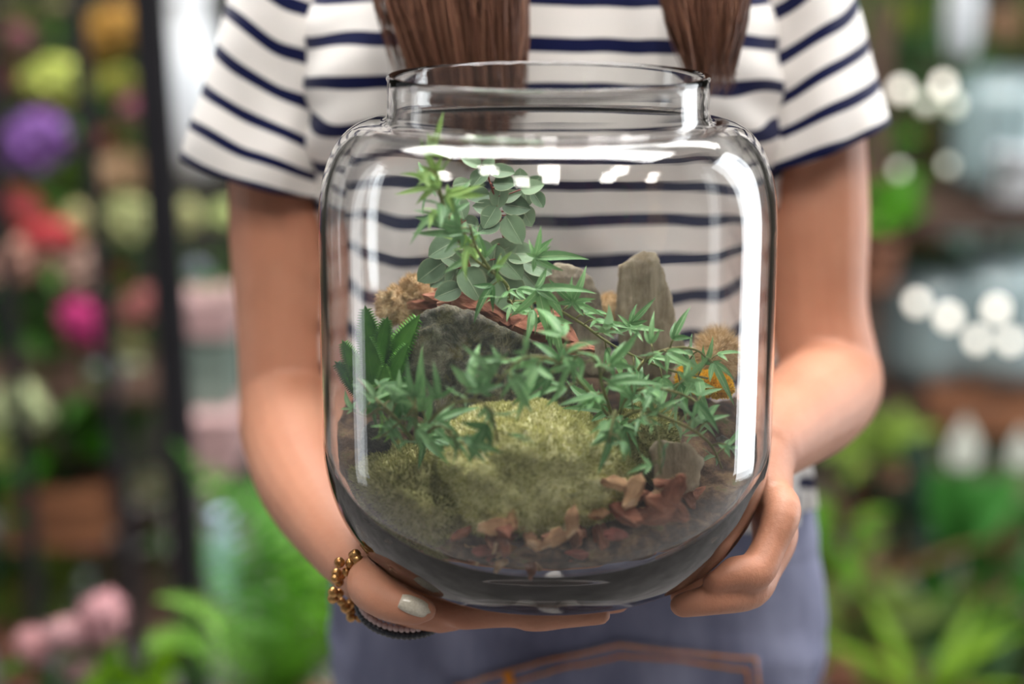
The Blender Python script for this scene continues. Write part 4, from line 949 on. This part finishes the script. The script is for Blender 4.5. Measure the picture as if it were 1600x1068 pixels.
lf = [
 (70, 60, 3.1, 70, G5, 22, 0, 'olive leafy plant at the very top of the rack'), (60, 290, 3.0, 70, G3, 22, 0, 'dark leaves behind the coral red blooms'), (110, 300, 2.9, 50, (60, 84, 10), 20, 0, 'moss-green leaves under the purple bloom'),
 (50, 490, 2.9, 80, G3, 26, 0, 'dark leafy plant left of the magenta bloom'), (40, 560, 2.8, 70, G6, 22, 0, 'green leafy plant above the ivory green bloom'), (85, 690, 2.6, 70, G1, 28, 0, 'bright green leafy plant beside the ivory green bloom'),
 (20, 820, 2.6, 80, (30, 66, 44), 24, 0, 'dark bluish-green plant at the left edge beside the crate'), (30, 940, 2.5, 60, (70, 92, 16), 18, 0, 'olive plant above the pale pink carnations'), (190, 880, 2.9, 60, (84, 60, 56), 14, 0, 'brownish plant between the posts near the floor'),
 (225, 1060, 2.1, 50, (118, 176, 12), 26, 0, 'lime green leaves beside the pink carnations'), (230, 200, 3.2, 60, (84, 90, 80), 16, 0, 'grey-green plant far behind the thick black post'),
 (1400, 60, 3.4, 90, (70, 104, 24), 26, 0, 'mid green shrub high behind the striped sleeve'), (1470, 120, 3.3, 80, (74, 124, 64), 26, 0, 'green shrub behind the warm glints'), (1560, 90, 3.5, 90, (96, 104, 30), 22, 0, 'olive shrub at the top right'), (1440, 230, 3.2, 90, (70, 92, 40), 26, 0, 'deep green plant on the upper shelf'),
 (1352, 235, 2.98, 36, (84, 176, 30), 12, 0, 'bright green leafy sprig just below the sleeve hem'), (1365, 335, 2.9, 40, (76, 160, 6), 12, 2, 'vivid green broad leaves beside the bare upper arm'), (1470, 440, 3.1, 40, (96, 196, 66), 10, 2, 'vivid light green leaves inside the middle jars'),
 (1400, 400, 3.2, 50, (124, 140, 90), 14, 0, 'pale grey-green plant on the middle shelf near the arm'), (1540, 400, 3.3, 60, G4, 18, 0, 'silvery plant behind the middle jars'), (1400, 520, 3.2, 60, (88, 108, 66), 18, 0, 'dull green plant next to the bent elbow'),
 (1370, 690, 2.7, 50, (130, 164, 50), 18, 0, 'yellow-green plant under the bent elbow'), (1420, 730, 2.9, 60, (140, 148, 92), 18, 0, 'pale sage plant under the wooden shelf'), (1575, 740, 2.9, 60, (60, 108, 74), 18, 0, 'blue-green plant at the right edge under the shelf'),
 (1380, 800, 2.7, 60, (40, 70, 50), 18, 2, 'dark teal plant behind the jeans'), (1300, 850, 2.5, 50, (88, 150, 20), 16, 0, 'green leaves close beside the jeans hip'), (1560, 850, 2.7, 80, (44, 110, 30), 22, 0, 'broad green plant at the lower right edge'), (1330, 980, 2.4, 60, (96, 120, 34), 18, 0, 'olive green plant low beside the jeans'), (1490, 1040, 2.4, 50, (70, 110, 60), 16, 0, 'green plant at the bottom under the long leaves')]
for px, py, Y, r, rgb, n, kd, lb in lf: leafy(px, py, Y, r, mute(rgb, .10, .8) if rgb != G4 else (170, 196, 186), n, kd, lb, size=.055 if r < 60 else .08)
for px, py, Y, r, rgb, n, lb in [(1400, 900, 2.5, 120, (76, 104, 36), 12, 'long-leaved plant with olive straps behind the hip'), (1500, 900, 2.6, 150, (50, 120, 30), 16, 'tall plant with long green straps at lower right'), (1440, 1010, 2.3, 110, (130, 176, 40), 10, 'strap-leaved plant with bright yellow-green blades'), (1580, 960, 2.5, 140, (60, 78, 24), 12, 'dark strap-leaved plant at the lower right edge'), (1360, 840, 2.6, 100, (128, 104, 64), 8, 'dry brownish strap-leaved plant beside the hip'), (1560, 720, 2.8, 90, (150, 160, 120), 9, 'pale strap-leaved plant below the wooden shelf')]:
    leafy(px, py, Y, r, mute(rgb, .0, .8), n, 1, lb, name='strap_leaved_plant', up=.3)
# ferns
def frond(parent, pts, L, rgb, dens=24):
    path = [Vector(tuple(p)) for p in catmull([tuple(p) for p in pts], 10)]; n = len(path); mb = MB()
    V, F = tube(path[::3]+[path[-1]], .0016, 4, caps=False); mb.add(V, F)
    for k in range(dens):
        f = (k+1)/(dens+1); i = min(n-2, int(f*(n-1))); p = path[i]; t = (path[i+1]-path[i]).normalized(); side = t.cross(Vector((0, -.5, .8))).normalized()
        l = L*(math.sin(PI*min(1, f*.9+.12))**.7)
        for s in (-1, 1):
            d = (side*s+t*.35+Vector((0, 0, -.15))).normalized(); w = t*l*.13; o = len(mb.V); mb.V += [p-w*.4, p+d*l*.45-w+Vector((0, 0, .002)), p+d*l, p+d*l*.45+w+Vector((0, 0, .002)), p+w*.4]; mb.F += [(o, o+1, o+2, o+3, o+4)]
    return obj('frond', mb.V, mb.F, cmat(rgb, 'leafy'), parent)
fc = P(430, 1090, 1.95); T = thing('fern', 'lush bright green fern arching at lower left beside the jeans', 'fern', fc-Vector((0, 0, .1)))
for (x1, y1, x2, y2, Y2, L, rgb) in [(400, 850, 268, 690, 1.95, .045, (96, 168, 52)), (440, 850, 330, 730, 1.9, .045, (84, 160, 44)), (330, 960, 245, 935, 1.8, .04, (130, 186, 70)), (300, 1000, 225, 1010, 1.8, .04, (120, 180, 60)), (480, 900, 400, 800, 2.0, .045, (104, 172, 40)), (500, 930, 460, 840, 2.0, .045, (120, 184, 36)), (350, 1010, 280, 960, 1.75, .045, (110, 170, 60)), (400, 930, 350, 850, 2.1, .04, (60, 130, 30)), (460, 960, 420, 890, 1.85, .045, (104, 176, 34)), (520, 960, 510, 880, 2.0, .04, (110, 180, 30)), (400, 1010, 350, 970, 1.7, .045, (100, 168, 40)), (470, 1020, 470, 960, 1.75, .045, (92, 160, 24)), (340, 1060, 270, 1050, 1.75, .045, (84, 150, 50)), (560, 1000, 590, 930, 2.0, .04, (90, 160, 20)), (440, 820, 395, 740, 2.1, .04, (76, 146, 36)), (380, 1000, 250, 900, 2.1, .04, (70, 130, 40)), (500, 1040, 540, 1000, 1.75, .04, (80, 150, 20)), (360, 900, 300, 820, 2.15, .04, (66, 136, 30)), (430, 980, 330, 1010, 1.7, .04, (104, 170, 60)), (520, 1010, 440, 930, 1.75, .045, (108, 180, 30))]:
    frond(T, [fc, P(x1, y1, (1.95+Y2)/2), P(x2, y2, Y2)], L*.85, mute(rgb, .12, random.choice((.6, .9, 1.15))))
V, F = lathe(pot_prof(.18, .14), 28, fc-Vector((0, 0, .16))); obj('pot', V, F, M_pot, T)
# pots, vases, boxes
vessel('bucket', 'tall zinc-grey flower bucket between the black posts', 'bucket', 172, 720, 2.62, 56, 150, M_zinc)
vessel('vase', 'tall white glazed vase right of the thick black post', 'vase', 302, 270, 2.8, 108, 270, M_white, vase_prof)
vessel('vase', 'slim pale blue vase standing in the fern', 'vase', 352, 940, 2.25, 56, 150, M_blue, vase_prof)
vessel('flower_pot', 'small pale grey pot under the violet bloom', 'pot', 120, 952, 2.65, 56, 70, M_white)
vessel('vase', 'white vase shape standing in for an upright bright light, high above the warm glints', 'vase', 1500, 92, 3.1, 52, 150, M_white, vase_prof)  # vase shape added in place of a bright upright light
vessel('flower_pot', 'cream pot at the right edge on the wooden shelf', 'pot', 1590, 600, 2.95, 70, 62, M_white)
vessel('flower_pot', 'pale stone pot at the right edge on the upper shelf', 'pot', 1580, 312, 2.95, 90, 80, M_white)
def crate(px, py, Y, wpx, hpx, dp, mat, name, label, cat):
    c = P(px, py, Y); k = c.length/FPX; w, h = wpx*k, hpx*k; T = thing(name, label, cat, c-Vector((0, 0, h/2))); n = 3
    for i in range(n):
        z = c.z-h/2+h*(i+.5)/n
        for sy in (-1, 1): V, F = box((c.x, c.y+sy*dp/2, z), (w, .008, h/n*.82)); obj('slat', V, F, mat, T, smooth=False)
        for sx in (-1, 1): V, F = box((c.x+sx*w/2, c.y, z), (.008, dp-.01, h/n*.82)); obj('slat', V, F, mat, T, smooth=False)
    V, F = box((c.x, c.y, c.z-h/2+.004), (w-.01, dp-.01, .008)); obj('bottom_board', V, F, mat, T, smooth=False)
    for sx in (-1, 1):
        for sy in (-1, 1): V, F = box((c.x+sx*(w/2-.01), c.y+sy*(dp/2-.01), c.z), (.014, .014, h*.98)); obj('corner_post', V, F, mat, T, smooth=False)
crate(100, 785, 2.6, 150, 100, .16, M_crate, 'wooden_crate', 'brown slatted wooden crate on the left rack', 'crate')
crate(1560, 640, 2.86, 200, 50, .12, M_crate, 'wooden_crate', 'low brown slatted crate just under the right shelf', 'crate')
def carton(px, py, Y, wpx, hpx, mat, label):
    c = P(px, py, Y); k = c.length/FPX; w, h = wpx*k, hpx*k; V, F = box(c, (w, .14, h*.86)); T = tag(obj('box', V, F, mat, smooth=False), label, 'box')
    V, F = box(c+Vector((0, 0, h*.40)), (w*1.03, .146, h*.2)); obj('lid', V, F, mat, T, smooth=False)
carton(330, 700, 2.5, 100, 40, M_pinkbox, 'dusty pink flat box, lowest of the stack behind the elbow'); carton(332, 655, 2.5, 96, 44, M_pinkbox, 'dusty pink flat box, top of the pink pair behind the elbow')
carton(325, 575, 2.55, 90, 100, M_greencard, 'grey-green tall box on the pink boxes'); carton(328, 485, 2.55, 90, 54, M_pinkbox, 'dusty pink box on top of the grey-green box')
# glass jars on the right shelves and added glowing beads in place of lamp reflections
jl_ = weld('glass_jar', *jar_mesh(64), M_glass)
M_sheen_glass, nt, b = new_mat('glass_painted_sheen'); b.inputs['Base Color'].default_value = (.52, .66, .68, 1); b.inputs['Roughness'].default_value = .08; b.inputs['Transmission Weight'].default_value = .62; b.inputs['IOR'].default_value = 1.5; b.inputs['Coat Weight'].default_value = 1  # pale base colour painted in for white reflections on clear glass
def bg_jar(px, py, Y, s, label):
    jm = jl_.copy(); jm.materials[0] = M_sheen_glass; o = link('glass_jar', jm, loc=P(px, py, Y)); o.scale = (s, s, s); return tag(o, label, 'jar')
for px, py, Y, s, lb in [(1560, 300, 3.0, .62, 'big glass jar at the right edge on the upper shelf'), (1455, 596, 3.0, .62, 'glass jar behind the bent elbow on the wooden shelf'), (1562, 594, 2.97, .66, 'glass jar at the right edge on the wooden shelf')]: bg_jar(px, py, Y, s, lb)
M_bulb, nt, b = new_mat('warm_glint_glow'); b.inputs['Emission Color'].default_value = (1, .90, .74, 1); b.inputs['Emission Strength'].default_value = 2.7  # glow of the added beads that replace reflections on glass
M_glint_dim, nt, b = new_mat('dim_glint_glow'); b.inputs['Emission Color'].default_value = (.9, .95, .6, 1); b.inputs['Emission Strength'].default_value = .95
def bulb(px, py, Y, mat, label, r=.0075):  # added glowing bead standing in for a lamp reflection on a jar
    c = P(px, py, Y); T = thing('light_bulb', label, 'glint stand-in', c); V, F = ellipsoid(c, (r, r, r*1.2), 14, 10); obj('glow_bead', V, F, mat, T)
    V, F = tube([c+Vector((0, 0, r)), c+Vector((0, 0, r+.010))], .004, 8); obj('bead_cap', V, F, M_black, T)
    V, F = tube([c+Vector((0, 0, r+.009)), (c+Vector((0, 0, 1))), Vector((c.x, c.y, 3.5))], .0012, 5); obj('cord', V, F, M_black, T)  # cord added to hang the stand-in from the ceiling
for px, py, m, lb in [(1408, 140, 0, 'small warm stand-in glint, nearest the striped sleeve'), (1474, 132, 0, 'small warm stand-in glint, top right of the upper four'), (1447, 160, 1, 'dim greenish stand-in glint, second of the upper four'), (1490, 163, 1, 'dim greenish stand-in glint, furthest from the sleeve of the upper four'), (1405, 265, 2, 'very dim stand-in glint above the vivid green leaves'), (1481, 258, 2, 'very dim stand-in glint above the upper shelf'),
    (1433, 472, 0, 'warm stand-in glint of the lower five, closest to the elbow'), (1482, 495, 3, 'brightest warm stand-in glint of the lower five'), (1557, 483, 3, 'warm stand-in glint of the lower five, high at the right'), (1527, 530, 0, 'warm stand-in glint of the lower five, bottom middle'), (1579, 532, 0, 'warm stand-in glint of the lower five at the right edge')]:
    bulb(px, py, 2.72, M_bulb if m in (0, 3) else M_glint_dim, lb, {0: .0092, 3: .0105, 1: .0090, 2: .0065}[m])
# peace lily
T = thing('peace_lily', 'peace lily with a white upright spathe under the wooden shelf', 'plant', P(1490, 780, 2.6)); 
for px, py, s in [(1500, 730, .075), (1590, 730, .06)]:
    mb = MB(); UV = []; lobe(mb, UV, 0, 1, .30, .1, .6, seg=10); me = make_mesh('spathe', mb.V, mb.F, cmat((226, 230, 218))); place('spathe', me, T, frame(P(px, py, 2.6), (.05, -.1, 1), (0, -1, .1), s))
    V, F = tube([P(px-10, 900, 2.62), P(px, py, 2.6)], .0022, 6); obj('stem', V, F, cmat((70, 120, 40), 'leafy'), T)
for k in range(9):
    a = random.uniform(0, 2*PI); place('leaf', bgleaf((50, 110, 40), 0), T, frame(P(1490, 850, 2.6), Vector((math.cos(a), math.sin(a)*.6, 1.2)), Vector((0, -1, .5)), random.uniform(.09, .14)))
